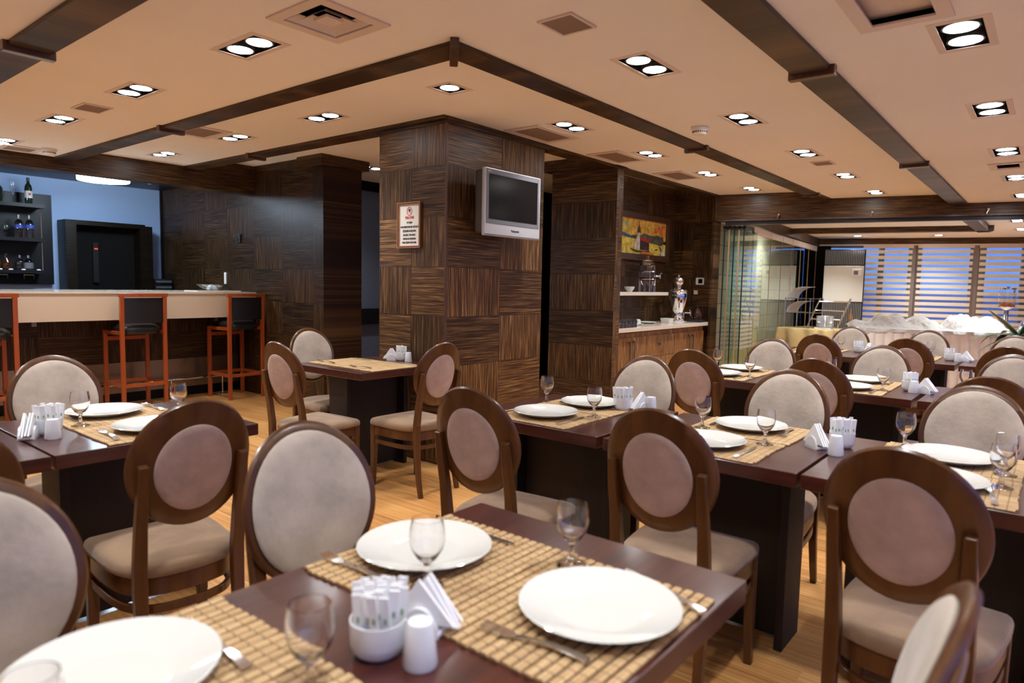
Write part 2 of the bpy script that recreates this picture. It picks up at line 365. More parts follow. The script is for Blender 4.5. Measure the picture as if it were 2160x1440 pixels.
# wooden bands (with their step up at the inner side) and straps
def lband(name, xo, yo, w, zb, zt, X=9.2, Y=7.22):
    m1 = MB().prism([(xo, yo), (X, yo), (X, yo+w), (xo+w, yo+w)], zb, zt, 'xy'); a = struct(name, m1, 'veneer_long')
    m2 = MB().prism([(xo, yo), (xo+w, yo+w), (xo+w, Y), (xo, Y)], zb, zt, 'xy'); struct(name, m2, 'veneer_long_y')
lband('trim_1', .92, .838, .155, 2.29, 2.43)
lband('trim_2', 2.22, 2.155, .145, 2.39, 2.52)
lband('trim_3', 3.405, 3.40, .15, 2.475, 2.63)
st = MB()
def strap(cx, cy, ax, w, zb):
    if ax == 'x': st.b2(cx-.022, cx+.022, cy-w/2-.02, cy+w/2+.02, zb-.022, zb+.03)
    else: st.b2(cx-w/2-.02, cx+w/2+.02, cy-.022, cy+.022, zb-.022, zb+.03)
for x in (3.2, 5.9): strap(x, .915, 'x', .155, 2.29)
for y in (3.5,): strap(.998, y, 'y', .155, 2.29)
for x in (4.95, 8.0): strap(x, 2.228, 'x', .145, 2.39)
strap(2.293, 5.05, 'y', .145, 2.39); strap(3.48, 5.95, 'y', .15, 2.475)
st.box((2.293, 2.228, 2.39), (.27, .04, .05), R(45))
struct('trim_4', st, 'frame_wood', bevel=.004)

# fascia above the opening to the glazed room (slightly skewed)
FA = Vector((8.28, 3.437, 0)); FD = Vector((.215, -.959, 0)).normalized(); FN = Vector((.959, .215, 0)).normalized()   # FN points away from camera
def skew(s, n, z): p = FA+FD*s+FN*n; return (p.x, p.y, z)
def skbox(mb, s0, s1, n0, n1, z0, z1):
    return mb.add([skew(s, n, z) for z in (z0, z1) for n in (n0, n1) for s in (s0, s1)], [(0, 2, 3, 1), (4, 5, 7, 6), (0, 1, 5, 4), (2, 6, 7, 3), (0, 4, 6, 2), (1, 3, 7, 5)])
struct('wall_fascia', skbox(MB(), -.05, 6.2, 0, .16, 2.19, 2.56), 'veneer_fascia')
struct('trim_5', skbox(MB(), .0, 6.2, -.006, .14, 2.172, 2.192), 'frame_wood')
hw_ = MB()
for s in (.75, 1.75, 2.85):
    p = skew(s, -.02, 2.235); hw_.lathe([(0, 0), (.012, 0), (.012, .02), (0, .02)], (p[0]-.01, p[1], p[2]), 12, (1, .2, 0)); hw_.box((p[0], p[1]+.01, p[2]-.025), (.008, .01, .045), R(15), 0, R(20))
tag(build('rail_hook', hw_, 'steel', smooth=True), 'small metal hooks screwed along the lower edge of the dark wood fascia', 'hook')

# pillar

a = MB().b2(3.45, 4.60, 3.41, 4.135, 0, 2.47); 
def two_tone(name, mb, mats, fn, **kw):
    o = struct(name, mb, mats, **kw)
    for pl in o.data.polygons: pl.material_index = fn(pl.normal)
    return o
nx = lambda n: 0 if abs(n.y) > .5 else 1
two_tone('wall_pillar', a, ['veneer_px', 'veneer_py'], nx)
two_tone('trim_6', MB().b2(3.435, 4.655, 3.395, 4.15, 2.455, 2.50), ['veneer_long', 'veneer_long_y'], nx)
# edge bead
struct('trim_7', MB().b2(3.444, 3.458, 3.404, 3.418, 0, 2.455), 'frame_wood')
# panel (end wall of the coffee alcove)
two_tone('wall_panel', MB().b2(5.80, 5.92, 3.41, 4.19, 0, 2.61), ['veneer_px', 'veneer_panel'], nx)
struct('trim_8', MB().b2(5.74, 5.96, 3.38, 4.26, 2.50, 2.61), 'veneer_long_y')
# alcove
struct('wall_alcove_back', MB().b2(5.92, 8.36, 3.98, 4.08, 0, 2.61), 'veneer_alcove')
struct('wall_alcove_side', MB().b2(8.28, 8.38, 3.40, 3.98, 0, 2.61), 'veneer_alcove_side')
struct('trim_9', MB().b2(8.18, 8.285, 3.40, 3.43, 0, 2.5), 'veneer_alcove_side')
tag(build('recessed_wall_hatch', MB().b2(8.262, 8.282, 3.62, 3.86, 1.62, 1.95), 'veneer_alcove_side', bevel=.004), 'square wood hatch cover on the alcove side wall above the urn', 'wall hatch')
# bar zone walls
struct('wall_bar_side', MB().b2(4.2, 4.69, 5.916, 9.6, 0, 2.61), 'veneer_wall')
struct('trim_10', MB().b2(4.14, 4.75, 5.86, 6.29, 2.51, 2.61), 'veneer_long')
struct('wall_back', MB().b2(-2.5, 4.2, 9.58, 9.68, 0, 2.6), 'blue_wall')
struct('trim_11', MB().b2(4.175, 4.2, 9.55, 9.58, 0, 2.5), 'black_board')
struct('trim_12', MB().b2(-2.5, 4.2, 7.22, 7.40, 2.295, 2.63), 'veneer_long')
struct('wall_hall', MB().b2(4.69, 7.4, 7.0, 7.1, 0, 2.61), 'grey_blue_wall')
struct('trim_13', MB().b2(4.69, 7.4, 6.98, 7.0, 2.49, 2.61), 'dark_void')
struct('trim_14', MB().b2(4.69, 7.4, 6.93, 7.0, .78, .98), 'dark_void')
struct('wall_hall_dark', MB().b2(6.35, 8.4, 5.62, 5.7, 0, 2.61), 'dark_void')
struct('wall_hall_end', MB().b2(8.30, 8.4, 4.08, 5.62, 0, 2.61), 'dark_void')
# outer shell
struct('wall_left', MB().b2(-2.6, -2.5, -2.6, 9.7, 0, 3), 'ceiling_paint')
sr = MB()
sr.b2(-2.5, 15, -2.7, -2.6, 0, .5).b2(-2.5, 15, -2.7, -2.6, 2.22, 3.0)
for x0, x1 in ((-2.5, -1.9), (.1, .5), (2.4, 2.8), (4.7, 5.1), (7.0, 7.4), (9.3, 15)): sr.b2(x0, x1, -2.7, -2.6, .5, 2.22)
struct('wall_right', sr, 'ceiling_paint')
# glazed room
WA = Vector((13.66, 3.49, 0)); WD = Vector((.25, -.968, 0)).normalized(); WN = Vector((.968, .25, 0)).normalized()
def wpt(s, n, z): p = WA+WD*s+WN*n; return (p.x, p.y, z)
def wbox(mb, s0, s1, n0, n1, z0, z1):
    return mb.add([wpt(s, n, z) for z in (z0, z1) for n in (n0, n1) for s in (s0, s1)], [(0, 2, 3, 1), (4, 5, 7, 6), (0, 1, 5, 4), (2, 6, 7, 3), (0, 4, 6, 2), (1, 3, 7, 5)])
struct('wall_far', wbox(MB(), -1.6, 6.6, .06, .2, 0, .74), 'white_paint')
struct('trim_15', wbox(MB(), -.3, 6.6, -.02, .16, 2.19, 2.31), 'veneer_fascia')
struct('trim_16', wbox(MB(), -.3, 6.6, -.03, .04, 2.165, 2.192), 'rail_cream')
struct('wall_far_corner', wbox(MB(), -.6, .10, .0, .2, 0, 2.31), 'dark_void')
struct('wall_far_right', MB().b2(9.9, 15.2, -2.66, -2.6, 0, 2.4), 'beige_tile')
GA = Vector((8.36, 3.17, 0)); GB = Vector((13.55, 3.62, 0)); GD = (GB-GA).normalized(); GNn = Vector((-GD.y, GD.x, 0))
def gpt(s, n, z): p = GA+GD*s+GNn*n; return (p.x, p.y, z)
def gbox(mb, s0, s1, n0, n1, z0, z1):
    return mb.add([gpt(s, n, z) for z in (z0, z1) for n in (n0, n1) for s in (s0, s1)], [(0, 2, 3, 1), (4, 5, 7, 6), (0, 1, 5, 4), (2, 6, 7, 3), (0, 4, 6, 2), (1, 3, 7, 5)])
struct('trim_17', gbox(MB(), 0, 5.25, -.05, .10, 2.17, 2.31), 'veneer_long')
# beam in the glazed room, parallel to the fascia and returning along x
bm_ = skbox(MB(), .28, 3.35, 2.80, 2.98, 2.22, 2.31); struct('trim_18', bm_, 'veneer_fascia')
struct('trim_19', MB().b2(9.1, 12.02, .838, .993, 2.22, 2.31), 'veneer_long')
struct('wall_terrace', MB().b2(8.4, 14.2, 4.02, 4.10, 0, 2.4), 'beige_tile')

# windows along the far wall: frames, panes, then zebra blinds as things
posts = [0.02, .72, 1.46, 2.36, 2.5, 3.4, 4.3, 5.3, 6.4]
def window(n, s0, s1, mull=()):
    f = MB(); fr = .035
    wbox(f, s0, s0+fr, .06, .14, .74, 2.19); wbox(f, s1-fr, s1, .06, .14, .74, 2.19); wbox(f, s0, s1, .06, .14, .74, .80); wbox(f, s0, s1, .06, .14, 2.13, 2.19)
    for q, w in mull: wbox(f, q-w/2, q+w/2, .05, .15, .74, 2.19)
    o = struct('window_%d' % n, f, 'window_frame')
    g_ = wbox(MB(), s0+fr, s1-fr, .10, .106, .80, 2.13); build('window_pane', g_, 'window_glass', o)
window(1, .0, 1.42, ((.95, .09),)); window(2, 1.50, 2.36, ((1.54, .10),)); window(3, 2.44, 3.4, ((2.50, .10), (3.12, .10))); window(4, 3.4, 4.4); window(5, 4.4, 5.4); window(6, 5.4, 6.4)
for i, (x0, x1) in enumerate(((-1.9, .1), (.5, 2.4), (2.8, 4.7), (5.1, 7.0), (7.4, 9.3))):
    f = MB(); f.b2(x0, x0+.05, -2.68, -2.62, .5, 2.22).b2(x1-.05, x1, -2.68, -2.62, .5, 2.22).b2(x0, x1, -2.68, -2.62, .5, .55).b2(x0, x1, -2.68, -2.62, 2.17, 2.22)
    o = struct('window_%d' % (7+i), f, 'window_frame'); build('window_pane', MB().b2(x0+.05, x1-.05, -2.655, -2.648, .55, 2.17), 'window_glass', o)
def blind(label, s0, s1, zoff, n0=0.0):
    t = thing('zebra_blind', label, 'window blind', wpt(s0, n0, 0), 0, 'zebra blinds on the far windows')
    inv = -Vector(wpt(s0, n0, 0))
    def mk(name, mat, mb): mb.v = [tuple(Vector(v)+inv) for v in mb.v]; build(name, mb, mat, t)
    mk('head_rail', 'rail_cream', wbox(MB(), s0, s1, n0-.03, n0+.03, 2.12, 2.165))
    bm1 = MB(); bm2 = MB(); z = 2.085+zoff; P = .1035
    while z > .80:
        wbox(bm1, s0+.01, s1-.01, n0-.003, n0+.003, z-.060, z); wbox(bm2, s0+.01, s1-.01, n0-.001, n0+.001, z-P, z-.060); z -= P
    wbox(bm2, s0+.01, s1-.01, n0-.001, n0+.001, 2.085+zoff, 2.12)
    mk('opaque_bands', 'blind_band', bm1); mk('sheer_bands', 'sheer_band', bm2); mk('bottom_bar', 'rail_cream', wbox(MB(), s0, s1, n0-.012, n0+.012, z, z+.03))
for s_ in (1.46, 2.40): struct('trim_20', wbox(MB(), s_-.045, s_+.045, .05, .15, .74, 2.19), 'window_frame')
blind('striped beige roller blind between the air conditioner and the first window post', .64, 1.44, 0.0)
blind('striped beige roller blind over the middle window, above the heaped white cloth', 1.51, 2.36, .006)
blind('striped beige roller blind over the right-hand window behind the plant', 2.44, 3.45, -.004)
blind('striped beige roller blind beyond the right edge of the view', 3.5, 4.5, .0)
for i, (s, z) in enumerate(((1.62, 1.66), (1.9, 1.60), (1.25, 1.03), (1.32, 1.05), (1.05, 1.02), (2.2, 1.32))): pass
# radiator style tall air conditioner
t = thing('air_conditioner', 'tall floor standing white air conditioner with slatted grilles by the window corner', 'air conditioner', wpt(.33, -.45, 0))
inv = -Vector(wpt(.33, -.45, 0))
def mk(name, mat, mb, par=t, **kw): mb.v = [tuple(Vector(v)+inv) for v in mb.v]; return build(name, mb, mat, par, **kw)
mk('casing', 'ac_dark', wbox(MB(), .0, .66, -.60, -.28, 0, 2.07), bevel=.004)
mk('front_panel', 'ac_white', wbox(MB(), .0, .64, -.625, -.60, 1.14, 1.775), bevel=.004)
gr = MB()
for i in range(23): s = .015+i*.0275; wbox(gr, s, s+.007, -.618, -.600, 1.80, 2.05)
mk('upper_grille', 'ac_grille', gr)
gr = MB()
for i in range(23): s = .015+i*.0275; wbox(gr, s, s+.007, -.618, -.600, .55, 1.12)
mk('lower_grille', 'ac_grille', gr)
mk('control_plate', 'white_paint', wbox(MB(), .45, .60, -.636, -.625, 1.60, 1.72), bevel=.003)
mk('display', 'tv_grey', wbox(MB(), .48, .55, -.640, -.635, 1.62, 1.69))

# glass partition: fixed panes with cream rail pieces, folded stack with brass edges
for i in range(6):
    s0 = 1.0+i*.70; s1 = s0+.69
    if i == 0: s0 = .70
    if s1 > 5.2: s1 = 5.2
    t = thing('glass_partition_panel', '%s clear fixed glass panel of the partition, counting from the folded stack' % ('first', 'second', 'third', 'fourth', 'fifth', 'sixth')[i], 'glass panel', gpt(s0, 0, 0), 0, 'sliding glass panels of the partition')
    inv = -Vector(gpt(s0, 0, 0))
    mk('pane', 'pane_glass', gbox(MB(), s0, s1, -.005, .005, .03, 2.06), t)
    mk('top_rail', 'rail_cream', gbox(MB(), s0, s1-.012, -.022, .022, 2.06, 2.155), t, bevel=.01)
    mk('edge_seal', 'sign_gold', gbox(MB(), s1-.008, s1, -.008, .008, .03, 2.06), t)
for i in range(5):
    n0 = .17-.055*i; s0 = .02+.02*i; s1 = s0+.62
    t = thing('folded_glass_panel', 'folded glass door panel, %s in the stack beside the alcove' % ('nearest the alcove wall', 'second', 'middle', 'fourth', 'nearest the fixed glass')[i], 'glass panel', gpt(s0, n0, 0), 0, 'folded glass door panels')
    inv = -Vector(gpt(s0, n0, 0))
    mk('pane', 'pane_glass', gbox(MB(), s0, s1, n0-.005, n0+.005, .03, 2.075), t)
    mk('edge_seal', 'sign_gold' if i % 2 else 'black_plastic', gbox(MB(), s0-.004, s0+.004, n0-.007, n0+.007, .03, 2.075), t)
    r = MB(); p = gpt(s0, n0, 2.10); r.cyl(p, (p[0]+.25, p[1]+.02, p[2]), .024, 12)
    mk('roller', 'black_plastic', r, t, smooth=True)
    dd = MB()
    for a_ in range(14):
        for b_ in range(7): q = s0+.03+a_*.042; gbox(dd, q, q+.008, n0-.0062, n0-.0054, .56+b_*.055, .595+b_*.055)
    mk('frosted_dashes', 'paper', dd, t)
tag(build('door_track', skbox(MB(), .12, 5.0, .03, .11, 2.13, 2.172), 'black_plastic'), 'black sliding track under the wooden fascia of the glazed opening', 'door track')

# ================================================================ CEILING FIXTURES
def make_light(n, k=1.0):
    L = .375 if n == 2 else .21; B = .20
    t = thing('recessed_downlight', '', 'ceiling light')
    fr = MB(); w = .028
    for (x0, x1, y0, y1) in ((-L/2, L/2, -B/2, -B/2+w), (-L/2, L/2, B/2-w, B/2), (-L/2, -L/2+w, -B/2+w, B/2-w), (L/2-w, L/2, -B/2+w, B/2-w)): fr.b2(x0, x1, y0, y1, -.0015, .0)
    build('frame', fr, 'fixture_frame', t)
    hs = MB(); x, y, h = L/2-.014, B/2-.014, .13
    hs.add([(-x, -y, 0), (x, -y, 0), (x, y, 0), (-x, y, 0), (-x, -y, h), (x, -y, h), (x, y, h), (-x, y, h)], [(0, 1, 5, 4), (1, 2, 6, 5), (2, 3, 7, 6), (3, 0, 4, 7), (4, 5, 6, 7)])
    build('housing', hs, 'fixture_inside', t)
    for c in ((-.0825, .0825) if n == 2 else (0,)):
        rg = build('gimbal_ring', MB().lathe([(.055, .003), (.063, .002), (.066, .03), (.05, .06), (0, .062)], (c, 0, 0), 28), 'gun_metal', t, smooth=True)
        if c <= 0:
            ld = bpy.data.lights.new('lamp_beam', 'SPOT'); ld.energy = BEAM*n/2*k; ld.spot_size = R(112); ld.spot_blend = .9; ld.shadow_soft_size = .055; ld.color = (.96, .985, 1.0)
            lo = bpy.data.objects.new('lamp_beam', ld); COL.objects.link(lo); lo.parent = t; lo.location = (0, 0, -.01)
        build('bulb', MB().lathe([(.055, .002), (0, .001)], (c, 0, 0), 28), 'bulb', rg)
    return t
PL = {1: Proto(lambda: make_light(1)), 2: Proto(lambda: make_light(2)), 3: Proto(lambda: make_light(1, 2.3)), 4: Proto(lambda: make_light(2, 2.3))}
def zone(z): return {2.31: 'lowest ceiling', 2.41: 'middle ceiling band', 2.50: 'inner raised ceiling', 2.61: 'ceiling behind the pillar', GZ: 'glazed room ceiling'}[z]
ordn = ['first', 'second', 'third', 'fourth', 'fifth', 'sixth', 'seventh', 'eighth', 'ninth', 'tenth']
cnt = {}
for x, y, z, ax, n in LIGHTS:
    key = (z, ax, n); cnt[key] = cnt.get(key, -1)+1
    way = 'running towards the windows' if ax == 'x' else 'running towards the bar'
    if z == GZ: way = 'beyond the glass opening'
    o = PL[n+2 if z == GZ else n]('%s square recessed %s spotlight %s, %s' % (ordn[cnt[key]], 'double' if n == 2 else 'single', way, zone(z)), (x, y, z), R(90) if ax == 'y' else 0, 'recessed ceiling spotlights')  # visible lamps and the added unseen ones share these labels
# vents
VL = iter(['square stepped air diffuser on the ceiling above the left foreground', 'brown mesh ceiling grille in front of the pillar and television', 'brown mesh ceiling grille above the coffee alcove panel', 'brown mesh ceiling grille furthest along, above the painting',
      'brown mesh ceiling grille half hidden by the wooden band near the bar', 'small square brown speaker grille on the ceiling near the band corner', 'small brown speaker grille between two left ceiling lights', 'small brown speaker grille beside the right-hand ceiling lights',
      'white framed slot vent on the right ceiling between spotlights', 'white framed slot vent cut by the top edge of the picture', 'brown ceiling grille at the far left above the bar'])
for x, y, z, a, b, kd in VENTS:
    t = thing('ceiling_'+('diffuser' if kd == 'diffuser' else 'vent' if kd != 'speaker' else 'speaker'), next(VL), 'ceiling vent' if kd != 'speaker' else 'ceiling speaker', (x, y, z))
    fr = MB(); w = .05 if kd != 'speaker' else .012; hx, hy = a/2, b/2
    if kd == 'diffuser':
        def ring(mb, r0, r1, z0, z1): mb.add([(-r0, -r0, z0), (r0, -r0, z0), (r0, r0, z0), (-r0, r0, z0), (-r1, -r1, z1), (r1, -r1, z1), (r1, r1, z1), (-r1, r1, z1)], [(0, 1, 5, 4), (1, 2, 6, 5), (2, 3, 7, 6), (3, 0, 4, 7)])
        ring(fr, .18, .18, 0, -.008); ring(fr, .18, .13, -.008, -.008); ring(fr, .13, .128, -.008, .004)
        build('frame', fr, 'fixture_frame', t)
        for r_ in (.122, .082): q = MB(); ring(q, r_, r_-.032, -.004, .022); build('louvre', q, 'fixture_frame', t)
        build('centre_plate', MB().b2(-.042, .042, -.042, .042, -.004, .006), 'fixture_frame', t)
        build('duct', MB().b2(-.155, .155, -.155, .155, .10, .11), 'dark_void', t)
        continue
    for (x0, x1, y0, y1) in ((-hx, hx, -hy, -hy+w), (-hx, hx, hy-w, hy), (-hx, -hx+w, -hy+w, hy-w), (hx-w, hx, -hy+w, hy-w)): fr.b2(x0, x1, y0, y1, -.008, 0)
    build('frame', fr, 'fixture_frame', t)
    if kd in ('grille', 'speaker'): build('mesh', MB().b2(-hx+w, hx-w, -hy+w, hy-w, -.004, .004), 'vent_dark', t)
    else:
        s_ = MB().b2(-hx+w-.03, hx-w+.03, -hy+w-.03, hy-w+.03, .03, .034); build('slot_plate', s_, 'fixture_frame', t)
def smoke(label, x, y, z):
    t = thing('smoke_detector', label, 'smoke detector', (x, y, z), 0, 'ceiling smoke detectors')
    build('base', MB().lathe([(0, 0), (.058, 0), (.058, -.018), (.052, -.022), (0, -.022)]), 'smoke_white', t, smooth=True)
    build('cap', MB().lathe([(.046, -.022), (.046, -.042), (.034, -.052), (0, -.053)]), 'smoke_white', t, smooth=True)
    s_ = MB()
    for i in range(24): an = i*math.pi/12; s_.box((.0465*math.cos(an), .0465*math.sin(an), -.034), (.003, .005, .010), an)
    build('slots', s_, 'slot', t)
smoke('round white smoke detector between the wooden band and right ceiling lights', 4.37, 1.95, 2.41)
smoke('round white smoke detector at the far left near the bar soffit', 2.06, 6.80, 2.41)
# cove slit light above the alcove
#tag(build('cove_light', MB().b2(6.05, 7.6, 3.93, 3.96, 2.585, 2.60), 'cove_glow'), 'thin warm strip light recessed above the coffee alcove', 'strip light')

# ================================================================ WALL THINGS
def text_mesh(parent, s, size, mat, origin, ux, uz, nrm, name='lettering', xscale=1.0, align='CENTER', bold=.0):
    cu = bpy.data.curves.new('txt', 'FONT'); cu.body = s; cu.size = size; cu.align_x = align; cu.extrude = .0006; cu.offset = bold
    o = bpy.data.objects.new('txt', cu); COL.objects.link(o); bpy.context.view_layer.update()
    me = bpy.data.meshes.new_from_object(o.evaluated_get(bpy.context.evaluated_depsgraph_get())); bpy.data.objects.remove(o, do_unlink=True)
    M = Matrix((((ux[0]*xscale), uz[0], nrm[0], origin[0]), (ux[1]*xscale, uz[1], nrm[1], origin[1]), (ux[2]*xscale, uz[2], nrm[2], origin[2]), (0, 0, 0, 1)))
    me.transform(M); me.materials.clear(); me.materials.append(MT[mat])
    ob = bpy.data.objects.new(name, me); COL.objects.link(ob); ob.parent = parent; return ob
# legal notice on the pillar's left face
t = thing('framed_notice', 'framed white legal notice with red heading on the left pillar face', 'sign', (3.45, 3.786, 1.757))
hw, hh = .125, .168
fr = MB()
for (y0, y1, z0, z1) in ((-hw, hw, hh-.014, hh), (-hw, hw, -hh, -hh+.014), (-hw, -hw+.014, -hh+.014, hh-.014), (hw-.014, hw, -hh+.014, hh-.014)): fr.b2(-.018, 0, y0, y1, z0, z1)
build('frame', fr, 'sign_frame', t, bevel=.002)
gi = MB(); a, b = hw-.014, hh-.014
for (y0, y1, z0, z1) in ((-a, a, b-.004, b), (-a, a, -b, -b+.004), (-a, -a+.004, -b, b), (a-.004, a, -b, b)): gi.b2(-.014, -.002, y0, y1, z0, z1)
for (y0, y1, z0, z1) in ((-hw, hw, hh-.003, hh), (-hw, hw, -hh, -hh+.003), (-hw, -hw+.003, -hh, hh), (hw-.003, hw, -hh, hh)): gi.b2(-.0195, -.018, y0, y1, z0, z1)
build('gilt_edge', gi, 'sign_gold', t)
build('paper', MB().b2(-.006, -.001, -a+.004, a-.004, -b+.004, b-.004), 'sign_paper', t)
UX = (0, -1, 0); UZ = (0, 0, 1); NR = (-1, 0, 0)
lines = [('YASAL UYARI', .048, 'red_ink', .026, .62), ('18 YAŞINI', .014, 'black_ink', .0185, .72), ('DOLDURMAYANLARA ALKOLLÜ', -.018, 'black_ink', .0185, .70), ('İÇKİLERİN SATIŞI VEYA', -.048, 'black_ink', .0185, .72),
         ('SUNUMU YAPILAMAZ.', -.077, 'black_ink', .0185, .74), ('YAPANLAR HAKKINDA', -.105, 'black_ink', .0185, .74), ('YASAL İŞLEM UYGULANIR.', -.133, 'black_ink', .0185, .70)]
for s_, z, mt_, sz, xs in lines: text_mesh(t, s_, sz, mt_, (-.0068, 0, z), UX, UZ, NR, 'lettering', xs, bold=.0006)
em = MB(); pr = [(.0, 0), (.0035, 0), (.0035, .001), (0, .001)]
pts = [(-.0072, .026*math.cos(q), .102+.030*math.sin(q)) for q in [i*math.pi/16 for i in range(32)]]
em.sweep(pts, [(-.002, -.0005), (.002, -.0005), (.002, .0005), (-.002, .0005)], True, (1, 0, 0)); em.box((-.0074, 0, .102), (.0008, .046, .004), 0, 0, R(48))
build('prohibition_ring', em, 'red_ink', t)
em = MB().box((-.0072, -.003, .110), (.0006, .016, .020)).box((-.0072, .006, .106), (.0006, .006, .012)); build('emblem_figure', em, 'black_ink', t)
# television
t = thing('television', 'silver framed flat television on a bracket on the right pillar face', 'television', (3.955, 3.215, 1.92))
build('back_shell', MB().b2(-.318, .318, .015, .10, -.22, .232).b2(-.25, .25, .10, .15, -.15, .18), 'tv_side', t, bevel=.02)
build('bezel', MB().b2(-.328, .328, -.01, .02, -.24, .24), 'tv_silver', t, bevel=.006)
build('inner_bezel', MB().b2(-.312, .312, -.0125, -.0095, -.150, .232), 'tv_grey', t)
build('screen', MB().b2(-.285, .285, -.0145, -.012, -.118, .198), 'tv_screen', t)
build('speaker_strip', MB().b2(-.325, .325, -.014, -.0095, -.232, -.226), 'tv_grey', t)
text_mesh(t, 'Panasonic', .024, 'black_ink', (.02, -.0105, -.198), (1, 0, 0), (0, 0, 1), (0, -1, 0), bold=.0006)
text_mesh(t, 'VIERA', .013, 'label_white', (-.285, -.013, .210), (1, 0, 0), (0, 0, 1), (0, -1, 0))
build('bracket', MB().b2(-.05, .05, .12, .21, -.05, .05), 'black_plastic', t)
# painting in the alcove
t = thing('framed_painting', 'yellow seascape painting with a white tower and red roof above the coffee counter', 'painting', (7.33, 3.978, 1.93))
hw, hh, fwid = .66, .205, .075
fr = MB()
for (x0, x1, z0, z1) in ((-hw-fwid, hw+fwid, hh, hh+fwid), (-hw-fwid, hw+fwid, -hh-fwid, -hh), (-hw-fwid, -hw, -hh, hh), (hw, hw+fwid, -hh, hh)): fr.b2(x0, x1, -.04, -.001, z0, z1)
build('frame', fr, 'frame_wood', t, bevel=.008)
def art(name, mat, poly, d): build(name, MB().prism(poly, -.012-d*.0012, -.010-d*.0012), mat, t)
art('canvas_sky', 'art_sky', [(-hw, -.02), (hw, -.02), (hw, hh), (-hw, hh)], 0)
art('sky_wash', 'art_sky2', [(-hw, .0), (-.2, -.01), (-.1, .07), (-.35, .15), (-hw, .205)], 1)
art('green_cloud', 'art_green', [(-.62, .10), (-.45, .09), (-.25, .13), (-.3, .16), (-.5, .17), (-.62, .16)], 2)
art('orange_cloud', 'art_orange', [(.3, .06), (.45, .08), (.62, .03), (.64, .19), (.5, .16), (.36, .12)], 2)
art('sea', 'art_sea', [(-hw, -hh), (hw, -hh), (hw, -.06), (.2, -.045), (-.2, -.02), (-hw, .01)], 1)
art('blue_hills', 'art_blue', [(-hw, .005), (-.3, -.02), (-.15, -.02), (-.2, .0), (-.4, .03), (-.55, .05), (-hw, .045)], 3)
art('tree_line', 'art_tree', [(-.25, -.02), (.55, -.08), (.6, -.03), (.58, .04), (.5, .025), (.44, .05), (.36, .03), (.2, .035), (.08, .05), (0, .02), (-.2, .015)], 4)
art('tower', 'art_white', [(-.16, -.15), (-.02, -.15), (-.03, .06), (-.06, .06), (-.10, .0), (-.14, -.05)], 5)
art('tower_top', 'art_dark', [(-.09, .05), (-.01, .05), (-.02, .10), (-.045, .14), (-.05, .19), (-.053, .14), (-.08, .10)], 6)
art('red_roof', 'art_red', [(-.03, -.035), (.22, -.06), (.20, -.02), (.08, -.002), (-.01, -.01)], 7)
art('building', 'art_dark', [(-.02, -.15), (.21, -.15), (.21, -.06), (-.02, -.035)], 6)
art('rocks', 'art_dark', [(-.26, -.14), (-.1, -.165), (.25, -.155), (.31, -.14), (.2, -.17), (-.1, -.185), (-.2, -.165)], 8)
art('sun_glitter', 'art_orange', [(0, -.17), (.25, -.17), (.32, -.2), (.02, -.2)], 9)
art('boats', 'art_dark', [(.36, -.13), (.42, -.125), (.44, -.14), (.37, -.145)], 9)
art('gull', 'art_dark', [(.44, -.06), (.52, -.11), (.56, -.16), (.51, -.13)], 9)
art('pale_splash', 'art_white', [(.5, -.2), (.62, -.2), (.6, -.1), (.55, -.12)], 9)
# wall thermostat & switch on the alcove side wall
t = thing('wall_switch_panel', 'small framed thermostat on the dark alcove side wall beside the urn', 'switch', (8.278, 3.60, 1.42))
build('plate', MB().b2(-.012, 0, -.055, .055, -.045, .045), 'white_paint', t, bevel=.003); build('display', MB().b2(-.015, -.011, -.035, .02, -.028, .028), 'tv_screen', t)
tag(build('wall_socket', MB().b2(8.262, 8.28, 3.625, 3.675, 1.25, 1.30), 'cream_panel', bevel=.003), 'small cream wall switch under the thermostat in the alcove', 'switch')
# remote and little black bracket on bar side wall
tag(build('wall_remote', MB().box((4.188, 7.875, 1.337), (.02, .045, .14)), 'white_paint', bevel=.006), 'white remote control hanging on the dark wood wall behind the bar', 'remote control')
t = thing('wall_clip', 'small black metal clip on the dark wall beside the bar', 'wall clip', (4.19, 7.565, 1.806))
build('plate', MB().b2(-.012, .01, -.05, .05, -.05, .05), 'plug_black', t, bevel=.004); build('prong', MB().box((-.018, 0, 0), (.006, .07, .008), 0, 0, R(40)).box((-.018, -.01, -.02), (.006, .05, .006), 0, 0, R(-30)), 'steel', t)

# ================================================================ BAR
t = thing('bar_counter', 'long cream fronted bar counter with veneer base and steel kick plate', 'bar counter', (1.5, 7.2, 0))
def off(mb, o): mb.v = [(v[0]-o[0], v[1]-o[1], v[2]-o[2]) for v in mb.v]; return mb
o_ = (1.5, 7.2, 0)
build('worktop', off(MB().b2(-1.6, 4.19, 7.19, 8.25, 1.165, 1.183), o_), 'cream_top', t)
build('front_panel', off(MB().b2(-1.6, 4.19, 7.2, 7.24, .905, 1.165), o_), 'cream_panel', t)
build('base', off(MB().b2(-1.6, 4.19, 7.62, 8.2, .11, 1.165), o_), 'veneer_bar', t)
build('kick_plate', off(MB().b2(-1.6, 4.19, 7.61, 7.62, .11, .43), o_), 'brushed_steel', t)
build('plinth', off(MB().b2(-1.6, 4.19, 7.66, 8.2, 0, .11), o_), 'black_board', t)
for x in (.2, 1.1, 2.03, 2.9, 3.75): build('bag_hook', off(MB().b2(x-.02, x+.02, 7.27, 7.31, .86, .905), o_), 'brushed_steel', t)
t = thing('foot_rail', 'polished steel foot rail on posts along the bar base', 'foot rail', (1.5, 7.50, 0))
build('rail', MB().cyl((-3.1, 0, .215), (2.6, 0, .215), .014), 'chrome', t, smooth=True)
